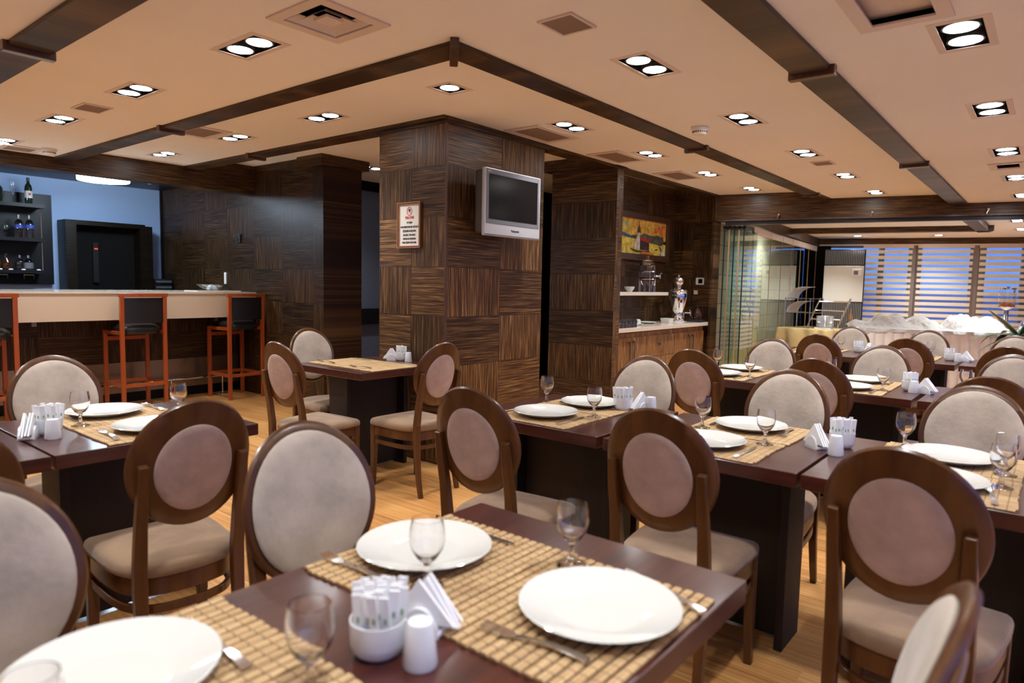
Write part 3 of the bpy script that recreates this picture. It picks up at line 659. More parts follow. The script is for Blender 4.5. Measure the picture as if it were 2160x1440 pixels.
for x in (.1, 1.6, 3.35, 2.6-.05+1.38): build('post', MB().cyl((x-1.5, 0, .004), (x-1.5, 0, .21), .008).lathe([(0, 0), (.035, 0), (.035, .004), (0, .006)], (x-1.5, 0, 0), 20), 'chrome', t, smooth=True)
# things on the bar and behind it
bw = MB(); n = 24
rings = []
bowl_prof = [(.0, .012), (.06, .012), (.13, .035), (.19, .075), (.195, .078), (.13, .042), (.06, .02), (0, .02)]
tag(build('glass_bowl', MB().lathe(bowl_prof, (0, 0, 0), 6), 'glass', loc=(3.98, 7.8, 1.183)), 'shallow glass bowl with raised corners on the right end of bar', 'bowl')
tag(build('napkin', MB().add([(-.05, -.05, 0), (.06, -.04, 0), (.05, .06, 0), (-.04, .05, 0), (.0, .0, .05)], [(0, 1, 4), (1, 2, 4), (2, 3, 4), (3, 0, 4), (3, 2, 1, 0)]), 'paper', loc=(3.97, 7.8, 1.206)), 'folded white napkin lying in the glass bowl on the bar', 'napkin')
tag(build('serving_board', MB().b2(-.26, .26, -.15, .15, 0, .012), 'cream_top', loc=(3.86, 7.55, 1.183), bevel=.003), 'pale flat tray lying on the bar beside the glass bowl', 'tray')
t = thing('bar_pendant_light', 'round white glowing drum lamp under the ceiling behind the bar soffit', 'ceiling lamp', (2.97, 8.15, 2.36))
build('shade', MB().lathe([(0, 0), (.245, 0), (.25, .006), (.25, .085), (.24, .09), (0, .09)], n=48), 'drum_glow', t, smooth=True)
build('canopy', MB().lathe([(0, .09), (.08, .09), (.08, .14), (0, .14)]), 'white_paint', t, smooth=True)
t = thing('bar_pendant_light', 'second round drum lamp further left behind the bar soffit', 'ceiling lamp', (.6, 8.15, 2.36))
build('shade', MB().lathe([(0, 0), (.245, 0), (.25, .006), (.25, .085), (.24, .09), (0, .09)], n=48), 'drum_glow', t, smooth=True)
build('canopy', MB().lathe([(0, .09), (.08, .09), (.08, .14), (0, .14)]), 'white_paint', t, smooth=True)
t = thing('dome_camera', 'small white dome camera on dark ceiling behind the bar', 'camera', (3.43, 8.1, 2.5))
build('mount', MB().lathe([(0, 0), (.045, 0), (.045, -.03), (0, -.03)]).cyl((0, 0, -.03), (0, 0, -.075), .03), 'white_paint', t, smooth=True); build('dome', MB().lathe([(.04, -.075), (.036, -.10), (.02, -.115), (0, -.12)]), 'white_paint', t, smooth=True); build('lens', MB().lathe([(0, 0), (.018, 0), (.018, .012), (0, .012)], (0, -.042, -.095), 16, (0, -1, 0)), 'black_plastic', t, smooth=True)
# bottle shelf
o_ = (2.3, 9.56, 1.22)
t = thing('bottle_shelf', 'black wall mounted bottle shelf unit on the blue wall', 'shelf', o_)
build('backboard', off(MB().b2(1.1, 2.885, 9.52, 9.58, 1.22, 2.29), o_), 'black_board', t)
for z in (2.145, 1.755, 1.385): build('shelf_board', off(MB().b2(1.15, 2.735, 9.24, 9.52, z-.04, z), o_), 'black_board', t)
build('support_rod', off(MB().cyl((2.70, 9.27, 1.385), (2.70, 9.27, 2.105), .006, 8), o_), 'steel', t)
for x in (2.36, 2.62): build('drawer_handle', off(MB().tube([(x-.05, 9.52, 1.33), (x-.05, 9.49, 1.33), (x-.05, 9.49, 1.33), (x+.05, 9.49, 1.33), (x+.05, 9.52, 1.33)], .004, 6).tube([(x-.05, 9.49, 1.33), (x-.05, 9.49, 1.28), ], .002, 6).tube([(x+.05, 9.49, 1.33), (x+.05, 9.49, 1.28), ], .002, 6), o_), 'steel', t)
def bottle(name, label, x, y, z, prof, mat, cat='bottle', lab=None, cap=None, group='bottles and glasses on the bar shelves', sx=1, sy=1):
    t = thing(name, label, cat, (x, y, z), 0, group)
    build('body', MB().lathe(prof, n=24, sx=sx, sy=sy), mat, t, smooth=True)
    if lab: r, z0, z1, m_ = lab; build('label_band', MB().lathe([(r, z0), (r, z1)], n=24, sx=sx, sy=sy), m_, t, smooth=True)
    if cap: r, z0, z1, m_ = cap; build('cap', MB().lathe([(0, z0), (r, z0), (r, z1), (0, z1)], n=16), m_, t, smooth=True)
wine = [(0, 0), (.037, 0), (.038, .01), (.038, .18), (.030, .215), (.015, .24), (.0145, .285), (0, .285)]
bottle('wine_bottle', 'dark wine bottle with white label on the top bar shelf', 2.605, 9.34, 2.145, wine, 'green_bottle', lab=(.0386, .07, .15, 'label_white'), cap=(.016, .262, .30, 'black_plastic'))
text = MB().b2(-.012, .012, -.0395, -.0392, .10, .125)
o = build('label_mark', text, 'brick_red', None); o.parent = bpy.data.objects['wine_bottle']
flute = [(0, 0), (.03, 0), (.03, .003), (.004, .008), (.004, .09), (.018, .12), (.026, .17), (.026, .24), (.024, .24), (.024, .17), (.016, .122), (0, .112)]
bottle('champagne_flute', 'tall champagne flute left of the wine bottle on the top shelf', 2.455, 9.34, 2.145, flute, 'glass', 'glass')
bottle('dark_bottle', 'round dark bottle cut by the left picture edge, top shelf', 2.30, 9.34, 2.145, [(0, 0), (.05, 0), (.06, .06), (.06, .15), (.03, .2), (.014, .22), (.014, .27), (0, .27)], 'green_bottle')
vod = [(0, 0), (.042, 0), (.043, .01), (.043, .16), (.030, .195), (.014, .205), (.013, .245), (0, .245)]
bottle('vodka_bottle', 'left clear spirits bottle with blue band on middle bar shelf', 2.505, 9.36, 1.755, vod, 'glass', lab=(.0436, .11, .15, 'blue_label'), cap=(.015, .22, .26, 'steel'))
bottle('vodka_bottle', 'right clear spirits bottle with blue band and white print, middle shelf', 2.60, 9.33, 1.755, vod, 'glass', lab=(.0436, .11, .15, 'blue_label'), cap=(.015, .22, .262, 'steel'))
goblet = [(0, 0), (.03, 0), (.03, .003), (.004, .01), (.004, .05), (.02, .062), (.036, .09), (.036, .115), (.028, .14), (.026, .14), (.034, .115), (.034, .09), (.018, .066), (0, .058)]
bottle('brandy_glass', 'right stemmed brandy glass beside the clear bottles on the middle shelf', 2.375, 9.34, 1.755, goblet, 'glass', 'glass')
bottle('brandy_glass', 'left stemmed brandy glass at the picture edge on the middle shelf', 2.30, 9.36, 1.755, goblet, 'glass', 'glass')
squat = [(0, 0), (.045, 0), (.047, .02), (.045, .09), (.02, .125), (.014, .13), (.014, .155), (0, .155)]
bottle('liquor_bottle', 'amber brandy bottle on the lowest bar shelf', 2.37, 9.36, 1.385, [(0, 0), (.05, 0), (.06, .03), (.055, .09), (.016, .13), (.013, .17), (0, .17)], 'brown_glass', sy=.6, cap=(.016, .16, .185, 'black_plastic'))
bottle('liquor_bottle', 'left squat clear bottle on the lowest bar shelf', 2.50, 9.36, 1.385, squat, 'glass', sy=.7, cap=(.017, .14, .17, 'steel'))
bottle('liquor_bottle', 'right squat grey bottle on the lowest bar shelf', 2.58, 9.34, 1.385, squat, 'glass', sy=.7, lab=(.0475, .02, .085, 'tv_grey'), cap=(.017, .14, .17, 'steel'))
bottle('liquor_bottle', 'amber bottle at the left picture edge on the lowest bar shelf', 2.27, 9.34, 1.385, squat, 'brown_glass', cap=(.017, .14, .17, 'black_plastic'))
for i, (x, l) in enumerate(((2.29, 'left'), (2.39, 'second'), (2.51, 'third'), (2.66, 'right'))):
    tag(build('shelf_spotlight', MB().lathe([(0, 0), (.022, 0), (.018, .012), (0, .014)], n=16), 'paper', loc=(x, 9.28, 1.385), smooth=True), '%s small white puck at the front of the lowest bar shelf' % l, 'puck light', 'white pucks on the lowest shelf')
# dark doorway / fridge surround
o_ = (3.42, 9.5, 0)
t = thing('tall_bar_cabinet', 'tall black open cabinet against the blue wall behind the bar', 'cabinet', o_)
cb = MB().b2(2.955, 3.865, 9.30, 9.57, 1.95, 2.005).b2(2.955, 3.07, 9.30, 9.57, 0, 1.95).b2(3.80, 3.865, 9.30, 9.57, 0, 1.95)
build('surround', off(cb, o_), 'veneer_dark', t)
build('interior', off(MB().b2(3.07, 3.80, 9.50, 9.57, 0, 1.95), o_), 'dark_void', t)
build('side_panel', off(MB().b2(3.865, 3.945, 9.28, 9.57, 0, 1.985), o_), 'veneer_dark', t)
build('control_column', off(MB().b2(3.30, 3.36, 9.46, 9.50, 1.25, 1.75), o_), 'black_plastic', t)
build('red_display', off(MB().b2(3.318, 3.332, 9.452, 9.46, 1.665, 1.68).b2(3.34, 3.352, 9.452, 9.46, 1.665, 1.68), o_), 'led_red', t)
for i, (z, l) in enumerate(((1.17, 'lower'), (1.245, 'upper'))):
    t = thing('audio_unit', '%s black hi-fi unit stacked in the corner behind the bar' % l, 'audio unit', (4.05, 9.35, z), 0, 'stacked audio units behind the bar')
    build('case', MB().b2(-.095, .12, -.1, .15, 0, .062), 'black_plastic', t, bevel=.003); build('front_strip', MB().b2(-.085, .11, -.104, -.1, .02, .042), 'tv_grey', t)
tag(build('back_counter', MB().b2(3.955, 4.18, 9.2, 9.56, 0, 1.165), 'black_board'), 'dark back counter in the corner carrying the audio units', 'counter')
# bar stools
def make_stool():
    t = thing('bar_stool', '', 'bar stool')
    w, d = .20, .21
    for sx in (-1, 1):
        build('leg', MB().sweep([(sx*w, -d, 0), (sx*w, -d, .8), (sx*w, -d-.01, 1.15)], [(-.019, -.016), (.019, -.016), (.019, .016), (-.019, .016)], upv=(0, 1, 0)), 'stool_wood', t, bevel=.003)
        build('leg', MB().box((sx*w, d, .40), (.036, .036, .80)), 'stool_wood', t, bevel=.003)
    fr = MB().b2(-w, w, d-.012, d+.012, .69, .73).b2(-w-.014, -w+.014, -d, d, .765, .80).b2(w-.014, w+.014, -d, d, .765, .80)
    build('seat_frame', fr, 'stool_wood', t, bevel=.003)
    build('stretcher', MB().b2(-w, w, -d-.012, -d+.012, .25, .285).b2(-w, w, d-.012, d+.012, .25, .285).b2(-w-.012, -w+.012, -d, d, .25, .285).b2(w-.012, w+.012, -d, d, .25, .285), 'stool_wood', t, bevel=.002)
    arc = [(x*.228, -d-.008-.03*(1-(x)**2)+.01, 1.155) for x in [-1+i/8 for i in range(17)]]
    build('top_rail', MB().sweep(arc, [(-.02, -.018), (.02, -.018), (.02, .018), (-.02, .018)]), 'stool_wood', t, bevel=.003)
    arc = [(x*(w-.02), -d-.008-.02*(1-x*x), 1.005) for x in [-1+i/8 for i in range(17)]]
    build('back_pad', MB().sweep(arc, [(-.012, -.125), (.012, -.125), (.012, .125), (-.012, .125)]), 'black_leather', t, bevel=.006)
    rg = []
    for z, s in ((.770, .96), (.79, 1.0), (.835, .98), (.862, .82), (.872, .5)): rg.append([(s*(w-.01)*math.copysign(abs(math.cos(q))**.45, math.cos(q)), s*(d-.005)*math.copysign(abs(math.sin(q))**.45, math.sin(q)), z) for q in [i*math.pi/16 for i in range(32)]])
    build('seat', MB().loft(rg), 'black_leather', t, smooth=60)
    return t
ST = Proto(make_stool)
ST('bright orange-brown bar stool in the middle, black leather seat facing the cream bar', (2.875, 7.22, 0), 0, 'bar stools along the counter')
ST('orange-brown bar stool beside the dark wall at the right end of the bar', (3.95, 7.22, 0), R(2), 'bar stools along the counter')
ST('orange-brown bar stool cut off by the left picture edge', (1.62, 7.20, 0), R(-2), 'bar stools along the counter')

# ================================================================ COFFEE ALCOVE
o_ = (7.0, 3.7, 0)
t = thing('sideboard', 'built-in wooden sideboard with long handles in the coffee alcove', 'cabinet', o_)
build('carcass', off(MB().b2(5.92, 8.19, 3.50, 3.98, .08, .845), o_), 'veneer_cabinet', t)
build('plinth', off(MB().b2(5.92, 8.19, 3.54, 3.98, 0, .08), o_), 'dark_void', t)
def front(name, x0, x1, z0, z1, hnd):
    d = build(name, off(MB().b2(x0+.003, x1-.003, 3.48, 3.50, z0+.003, z1-.003), o_), 'veneer_cabinet', t, bevel=.002)
    for (hx0, hx1, hz0, hz1) in hnd:
        m_ = MB().b2(hx0, hx1, 3.445, 3.457, hz0, hz1)
        if hx1-hx0 < .05: m_.b2(hx0, hx1, 3.457, 3.48, hz0, hz0+.015).b2(hx0, hx1, 3.457, 3.48, hz1-.015, hz1)
        else: m_.b2(hx0, hx0+.015, 3.457, 3.48, hz0, hz1).b2(hx1-.015, hx1, 3.457, 3.48, hz0, hz1)
        build('handle', off(m_, o_), 'brushed_steel', d, bevel=.002)
front('door', 5.93, 6.30, .09, .80, [(6.24, 6.262, .42, .76)]); front('door', 6.30, 6.67, .09, .80, [(6.335, 6.357, .42, .76)])
front('drawer', 6.67, 7.35, .56, .80, [(6.93, 7.08, .685, .71)]); front('drawer', 6.67, 7.35, .32, .56, [(6.93, 7.08, .445, .47)]); front('drawer', 6.67, 7.35, .09, .32, [(6.93, 7.08, .21, .235)])
front('door', 7.35, 7.77, .09, .80, [(7.71, 7.732, .42, .76)]); front('door', 7.77, 8.18, .09, .80, [(7.81, 7.832, .42, .76)])
tag(build('worktop', MB().b2(5.92, 8.20, 3.43, 3.98, .862, .905), 'cream_top', bevel=.003), 'cream stone worktop on the coffee alcove sideboard', 'worktop')
tag(build('wall_shelf', MB().b2(5.92, 7.55, 3.68, 3.98, 1.235, 1.275), 'cream_top', bevel=.003), 'cream shelf on the alcove wall carrying the glass dispenser', 'shelf')
# dispenser on wire stand
t = thing('drink_dispenser', 'lidded glass drink dispenser with tap on a wire stand, alcove shelf', 'dispenser', (7.26, 3.82, 1.275))
build('jar', MB().lathe([(0, .155), (.095, .155), (.10, .165), (.10, .30), (.085, .335), (.055, .35), (.052, .35), (.08, .332), (.095, .298), (.095, .168), (0, .160)], n=32), 'glass', t, smooth=True)
build('lid', MB().lathe([(.058, .35), (.06, .372), (.035, .385), (.012, .39), (.02, .405), (.012, .42), (0, .422)], n=24), 'glass', t, smooth=True)
sd = MB()
for q in (45, 135, 225, 315):
    x, y = .10*math.cos(R(q)), .10*math.sin(R(q)); sd.cyl((x, y, 0), (x, y, .24), .0035, 8)
for z in (.15, .24): sd.tube([(.10*math.cos(i*math.pi/12), .10*math.sin(i*math.pi/12), z) for i in range(24)], .0035, 6, True)
for q in range(8):
    a0 = R(q*45+22); pts = [(.09*math.cos(a0+dx), .09*math.sin(a0+dx), zz) for dx, zz in ((-.3, 0), (-.25, .08), (0, .13), (.25, .08), (.3, 0))]; sd.tube(pts, .003, 6)
build('wire_stand', sd, 'steel', t, smooth=True)
build('tap', MB().cyl((.08, -.06, .19), (.13, -.10, .19), .012, 12).cyl((.13, -.10, .215), (.13, -.10, .16), .009, 12).cyl((.13, -.10, .215), (.155, -.11, .225), .006, 8), 'chrome', t, smooth=True)
bowlp = [(0, 0), (.03, 0), (.035, .01), (.055, .035), (.06, .06), (.057, .06), (.052, .037), (.03, .012), (0, .01)]
tag(build('sugar_bowl', MB().lathe(bowlp, n=28), 'ceramic', loc=(6.84, 3.82, 1.275), smooth=True), 'white bowl with dark emblem on the alcove shelf', 'bowl')
# samovar urn
t = thing('samovar_urn', 'tall polished chrome tea urn on the alcove worktop', 'tea urn', (7.86, 3.70, .905))
build('body', MB().lathe([(0, 0), (.095, 0), (.10, .012), (.098, .03), (.075, .05), (.072, .12), (.078, .135), (.085, .15), (.105, .22), (.118, .30), (.118, .36), (.115, .37), (.12, .375), (.118, .385), (.10, .41), (.06, .425), (.045, .44), (0, .44)], n=40), 'chrome', t, smooth=60)
build('teapot', MB().lathe([(.035, .44), (.04, .45), (.062, .48), (.068, .51), (.06, .54), (.035, .56), (.015, .568), (.018, .585), (0, .59)], n=32), 'chrome', t, smooth=60)
build('handle', MB().tube([(-.115, 0, .33), (-.15, -.01, .345), (-.17, -.01, .36)], .009, 10).tube([(.115, 0, .33), (.15, .01, .345), (.17, .01, .36)], .009, 10), 'black_plastic', t, smooth=True)
build('tap', MB().cyl((.02, -.09, .12), (.04, -.16, .12), .009, 12).cyl((.04, -.155, .14), (.04, -.155, .085), .008, 12).box((.04, -.155, .15), (.045, .008, .012)), 'chrome', t, smooth=True)
tag(build('cloth_tag', MB().add([(0, 0, 0), (.07, -.01, 0), (.055, -.01, .11), (.02, 0, .12), (.0, .006, 0), (.07, -.004, 0), (.055, -.004, .11), (.02, .006, .12)], [(0, 1, 2, 3), (7, 6, 5, 4), (0, 4, 5, 1), (1, 5, 6, 2), (2, 6, 7, 3), (3, 7, 4, 0)]), 'paper', loc=(7.70, 3.60, 1.03)), 'small white cloth hanging on the left of the chrome urn', 'cloth')
# tumblers upside down
tumb = MB().lathe([(.028, 0), (.031, .04), (.033, .075), (0, .075), (0, .07), (.030, .07), (.028, .04), (.025, .0), (.028, 0)], n=20)
k_ = 0; first = None
for j, yy in enumerate((3.49, 3.56, 3.63)):
    for i in range(5):
        x = 6.08+i*.075+(yy-3.49)*1.7
        lab = '%s upside-down tea glass from the left in the %s row on the worktop' % (ordn[i], ('front', 'middle', 'back')[j])
        if first is None: first = build('tea_glass', tumb, 'glass', loc=(x, yy, .905), smooth=True); tag(first, lab, 'glass', 'upside-down tea glasses on the worktop')
        else: dup(first, lab, (x, yy, .905))
cupm = MB().lathe([(0, .058), (.024, .058), (.036, .048), (.042, .0), (.038, 0), (.03, .05), (0, .052)], n=24)
saum = MB().lathe([(0, 0), (.035, 0), (.07, .012), (.068, .015), (.035, .004), (0, .004)], n=28)
for i, (x, y) in enumerate(((6.66, 3.66), (6.80, 3.68))):
    tag(build('saucer', saum, 'ceramic', loc=(x, y, .905), smooth=True), '%s white saucer beside the tea glasses on the worktop' % ('left', 'right')[i], 'saucer', 'saucers on the worktop')
    tag(build('tea_cup', cupm, 'ceramic', loc=(x, y, .912), smooth=True), '%s upturned white cup on its saucer on the worktop' % ('left', 'right')[i], 'cup', 'upturned cups on the worktop')
tag(build('dessert_plate', MB().lathe([(0, 0), (.06, 0), (.11, .018), (.108, .021), (.06, .004), (0, .004)], n=32), 'ceramic', loc=(7.18, 3.76, .905), smooth=True), 'white shallow plate in the middle of the alcove worktop', 'plate')
tag(build('square_bowl', MB().loft([[(sx*a, sy*a, z) for sx, sy in ((-1, -1), (1, -1), (1, 1), (-1, 1))] for a, z in ((.05, 0), (.062, .055), (.058, .055), (.047, .008))]), 'ceramic', loc=(7.54, 3.68, .905), bevel=.006), 'small white box bowl with dark emblem left of the urn', 'bowl')
t = thing('coffee_maker', 'dark glass coffee pot on a flat black base right of the urn', 'coffee maker', (8.09, 3.54, .905))
build('base', MB().b2(-.10, .09, -.09, .09, 0, .03), 'black_plastic', t, bevel=.006); build('pot', MB().lathe([(0, .03), (.06, .03), (.07, .07), (.055, .12), (.035, .15), (.035, .17), (0, .17)], n=28), 'brown_glass', t, smooth=True); build('knob', MB().lathe([(0, .17), (.008, .17), (.012, .19), (0, .2)], n=12), 'black_plastic', t, smooth=True)
t = thing('milk_jug', 'white angular ceramic jug on its side at right end of the alcove worktop', 'jug', (8.12, 3.80, .905))
build('body', MB().prism([(-.06, .0), (.06, .0), (.068, .09), (.055, .115), (-.05, .09)], -.045, .045), 'ceramic', t, bevel=.01)

# ================================================================ BUFFET IN THE GLAZED ROOM
BA = Vector((10.70, 2.34, 0)); BD = Vector((.26, -.965, 0)).normalized(); BN = Vector((.965, .26, 0)).normalized()
t = thing('buffet_table', 'long buffet table with a pleated white skirt under the windows', 'table', tuple(BA)); t.rotation_euler = (0, 0, math.atan2(BD.y, BD.x))
# local +x along BD, local +y = BN (rot -75deg => +y is (0.965,.26))
LB = 4.0
build('tabletop', MB().b2(0, LB, 0, .8, .775, .80), 'table_wood', t)
for x in (.15, 1.9, 3.8):
    for y in (.1, .7): build('leg', MB().b2(x-.02, x+.02, y-.02, y+.02, 0, .775), 'steel', t)
sk = MB(); N_ = 480; top = []; bot = []
path = []
for i in range(N_+1):
    s = i/N_*LB; ph = (s/.115) % 1; n_ = -.012-.030*abs(math.sin(ph*math.pi))**.7; path.append((s, n_))
vs = []; fs = []
for s, n_ in path: vs += [(s, n_*.5-.004, .79), (s, n_*1.2-.006, .40), (s, n_*1.6-.008, .02)]
for i in range(N_): a = i*3; fs += [(a, a+3, a+4, a+1), (a+1, a+4, a+5, a+2)]
sk.add(vs, fs); so = build('table_skirt', sk, 'skirt_cloth', t); md = so.modifiers.new('th', 'SOLIDIFY'); md.thickness = .003
# heaped cloth
hc = MB(); NX, NY = 150, 40; random.seed(3)
def hump(x, y):
    h = 0
    for cx, cy, rx, ry, a in ((.55, .45, .22, .30, .17), (.95, .5, .20, .28, .15), (.72, .42, .2, .25, .06), (1.42, .5, .16, .3, .19), (1.72, .55, .22, .28, .165), (.2, .5, .16, .25, .07)):
        d2 = ((x-cx)/rx)**2+((y-cy)/ry)**2; h = max(h, .82*a*math.exp(-(d2*.72)**2.2))
    rid = .030*abs(math.sin(x*11+y*7+2*math.sin(y*6)))**.6+.024*abs(math.sin(x*8-y*13+math.sin(x*5)))**.6+.004*math.sin(x*41+y*31)-.02
    edge = min(1, max(0, (y+.03)/.18))*(1 if x < 1.95 else max(.15, 1-(x-1.95)*4))
    return .808+(h*(1+.12*math.sin(x*23+y*11))+(.006+rid)*(.5+1.5*min(h, .2)/.2))*edge
vs = [(i/NX*(LB+.04)-.02, -.03+j/NY*.84, max(.804, hump(i/NX*LB, -.03+j/NY*.84))) for i in range(NX+1) for j in range(NY+1)]
n1 = NY+1
vs2 = [(i/NX*(LB+.04)-.02, -.034+.004*math.sin(i*.7), .79-.035-.012*math.sin(i*.21)-.006*math.sin(i*.9)) for i in range(NX+1)]
fs = [(i*n1+j, (i+1)*n1+j, (i+1)*n1+j+1, i*n1+j+1) for i in range(NX) for j in range(NY)]
nb = len(vs); fs += [(nb+i, nb+i+1, (i+1)*n1, i*n1) for i in range(NX)]
hc.add(vs+vs2, fs); o = build('heaped_tablecloth', hc, 'white_cloth', smooth=80); o.location = t.location; o.rotation_euler = t.rotation_euler
for p_ in o.data.polygons: p_.use_smooth = True
tag(o, 'heaped white cloth thrown over covered dishes on the long buffet', 'cloth')
# gold table
t = thing('serving_table', 'small table under a gold cloth beside the glass partition', 'table', (9.85, 2.42, 0)); t.rotation_euler = (0, 0, R(-18))
build('tabletop', MB().b2(0, .70, 0, .78, .76, .785), 'table_wood', t)
for x in (.06, .64):
    for y in (.06, .72): build('leg', MB().b2(x-.02, x+.02, y-.02, y+.02, 0, .76), 'steel', t)
g = MB(); NP = 200; ring = []
def rect(s, x0, x1, y0, y1):
    L = 2*(x1-x0+y1-y0); d = s*L; a = x1-x0; b = y1-y0
    if d < a: return x0+d, y0
    d -= a
    if d < b: return x1, y0+d
    d -= b
    if d < a: return x1-d, y1
    d -= a; return x0, y1-d
rings = []
for z, ex, am in ((.79, -.01, 0), (.788, .012, 0), (.76, .024, .008), (.60, .035, .026), (.42, .045, .038), (.25, .055, .048)):
    rg = []
    for i in range(NP):
        x, y = rect(i/NP, -ex, .70+ex, -ex, .78+ex); w_ = am*math.sin(i*.42+1.5*math.sin(i*.13)); dx, dy = x-.35, y-.39; l_ = math.hypot(dx, dy); rg.append((x+dx/l_*w_, y+dy/l_*w_, z+(.03*math.sin(i*.1) if z < .3 else 0)))
    rings.append(rg)
g.loft(rings, False); g.f.append(tuple(range(NP)))
o = build('gold_tablecloth', g, 'gold_cloth', smooth=50); o.location = t.location; o.rotation_euler = t.rotation_euler
tag(o, 'gold cloth draped over the small table by the glass', 'tablecloth')
def rack(label, x, y, rz, lv, slant=0):
    t = thing('display_rack', label, 'rack', (x, y, .79), rz, 'chrome racks on the gold table')
    w, d, h = .40, .30, .43
    for sx in (0, 1):
        for sy in (0, 1): build('post', MB().cyl((sx*w, sy*d, 0), (sx*w+slant, sy*d, h), .007, 10), 'chrome', t, smooth=True)
    for z in lv:
        f = z/h*slant; q = MB().tube([(f, 0, z), (w+f, 0, z)], .005, 8).tube([(f, d, z), (w+f, d, z)], .005, 8).tube([(f, 0, z), (f, d, z)], .005, 8).tube([(w+f, 0, z), (w+f, d, z)], .005, 8); q.b2(f, w+f, 0, d, z-.004, z)
        build('tray', q, 'acrylic' if not slant else 'chrome', t)
        if not slant:
            pts = [(.02+.26*(1-math.cos(a_)), .17*math.sin(a_)) for a_ in [i*math.pi/2/10 for i in range(11)]]
            q = MB(); vs = []; 
            for a_, b_ in pts: vs += [(a_, .01, z+b_), (a_, d-.01, z+b_)]
            q.add(vs, [(2*i, 2*i+2, 2*i+3, 2*i+1) for i in range(10)]); o = build('curved_cover', q, 'acrylic_white', t, smooth=True); md = o.modifiers.new('th', 'SOLIDIFY'); md.thickness = .004
m = base('acrylic_white', (.85, .85, .86), .25); k = NT(m); tr = k.n('BsdfTransparent'); mx = k.n('MixShader'); mx.inputs[0].default_value = .55
k.l(tr.outputs[0], mx.inputs[1]); k.l(k.b.outputs[0], mx.inputs[2]); k.l(mx.outputs[0], k.t.nodes['Material Output'].inputs[0])
rack('two tier chrome rack with curved clear covers on the gold table', 10.12, 3.09, R(-108), (.22, .42))
rack('leaning stepped chrome rack behind the plate stack on the gold table', 10.38, 2.84, R(-75), (.12, .25, .38), .16)
t = thing('plate_pile_stand', 'low white stand under the pile of plates on the gold table', 'stand', (10.22, 2.56, .79)); build('top', MB().b2(-.11, .11, -.11, .11, 0, .02), 'ceramic', t, bevel=.004)
pm = MB().lathe([(0, 0), (.07, 0), (.115, .008), (.113, .011), (.07, .004), (0, .004)], n=28); first = None
for i in range(14):
    lab = ('%s white plate from the bottom of the pile on the gold table' % (ordn+['eleventh', 'twelfth', 'thirteenth', 'topmost'])[i])
    z = .812+i*.0115
    if first is None: first = tag(build('small_plate', pm, 'ceramic', loc=(10.22, 2.56, z), smooth=True), lab, 'plate', 'pile of plates by the racks')
    else: dup(first, lab, (10.22+random.uniform(-.003, .003), 2.56, z))
# ornament, coffee flasks, cereal dispenser, dome lid
bb = lambda s, n, z: tuple(Vector((BA+BD*s+BN*n).to_tuple())+Vector((0, 0, z)))
tag(build('pepper_mill', MB().lathe([(0, 0), (.035, 0), (.045, .02), (.045, .06), (.03, .09), (.022, .13), (.012, .18), (.004, .22), (0, .22)], n=20), 'sign_gold', loc=bb(.03, .62, .84), smooth=True), 'tall pointed gold ornament at the left end of the buffet', 'ornament')
t = thing('cereal_dispenser', 'clear cereal dispenser with orange flakes at right end of the buffet', 'cereal dispenser', bb(2.0, .62, .97))
build('tube', MB().lathe([(.10, .18), (.10, .42), (.097, .42), (.097, .18)], n=28), 'glass', t, smooth=True); build('lid', MB().lathe([(0, .43), (.105, .43), (.105, .445), (.02, .45), (.02, .47), (0, .47)], n=28), 'chrome', t, smooth=True)
fl = MB(); random.seed(5)
for i in range(160): a_ = random.random()*6.28; r_ = .09*random.random()**.5; fl.box((r_*math.cos(a_), r_*math.sin(a_), .19+random.random()*.05), (.02, .016, .005), random.random()*6, random.random(), random.random())
o = build('flakes', fl, 'cereal', t, kind='stuff'); build('base', MB().lathe([(0, -.14), (.11, -.14), (.11, -.12), (.03, -.1), (.03, .14), (.10, .178), (0, .178)], n=28), 'chrome', t, smooth=True)
t = thing('dome_cover', 'polished steel dome lid over a dish beside the plant', 'dish cover', bb(2.30, .32, .832))
build('dome', MB().lathe([(.21, 0), (.21, .03), (.19, .11), (.14, .18), (.06, .22), (0, .225)], n=40), 'chrome', t, smooth=True); build('handle', MB().tube([(-.04, 0, .22), (-.03, 0, .255), (.03, 0, .255), (.04, 0, .22)], .006, 8), 'chrome', t, smooth=True)
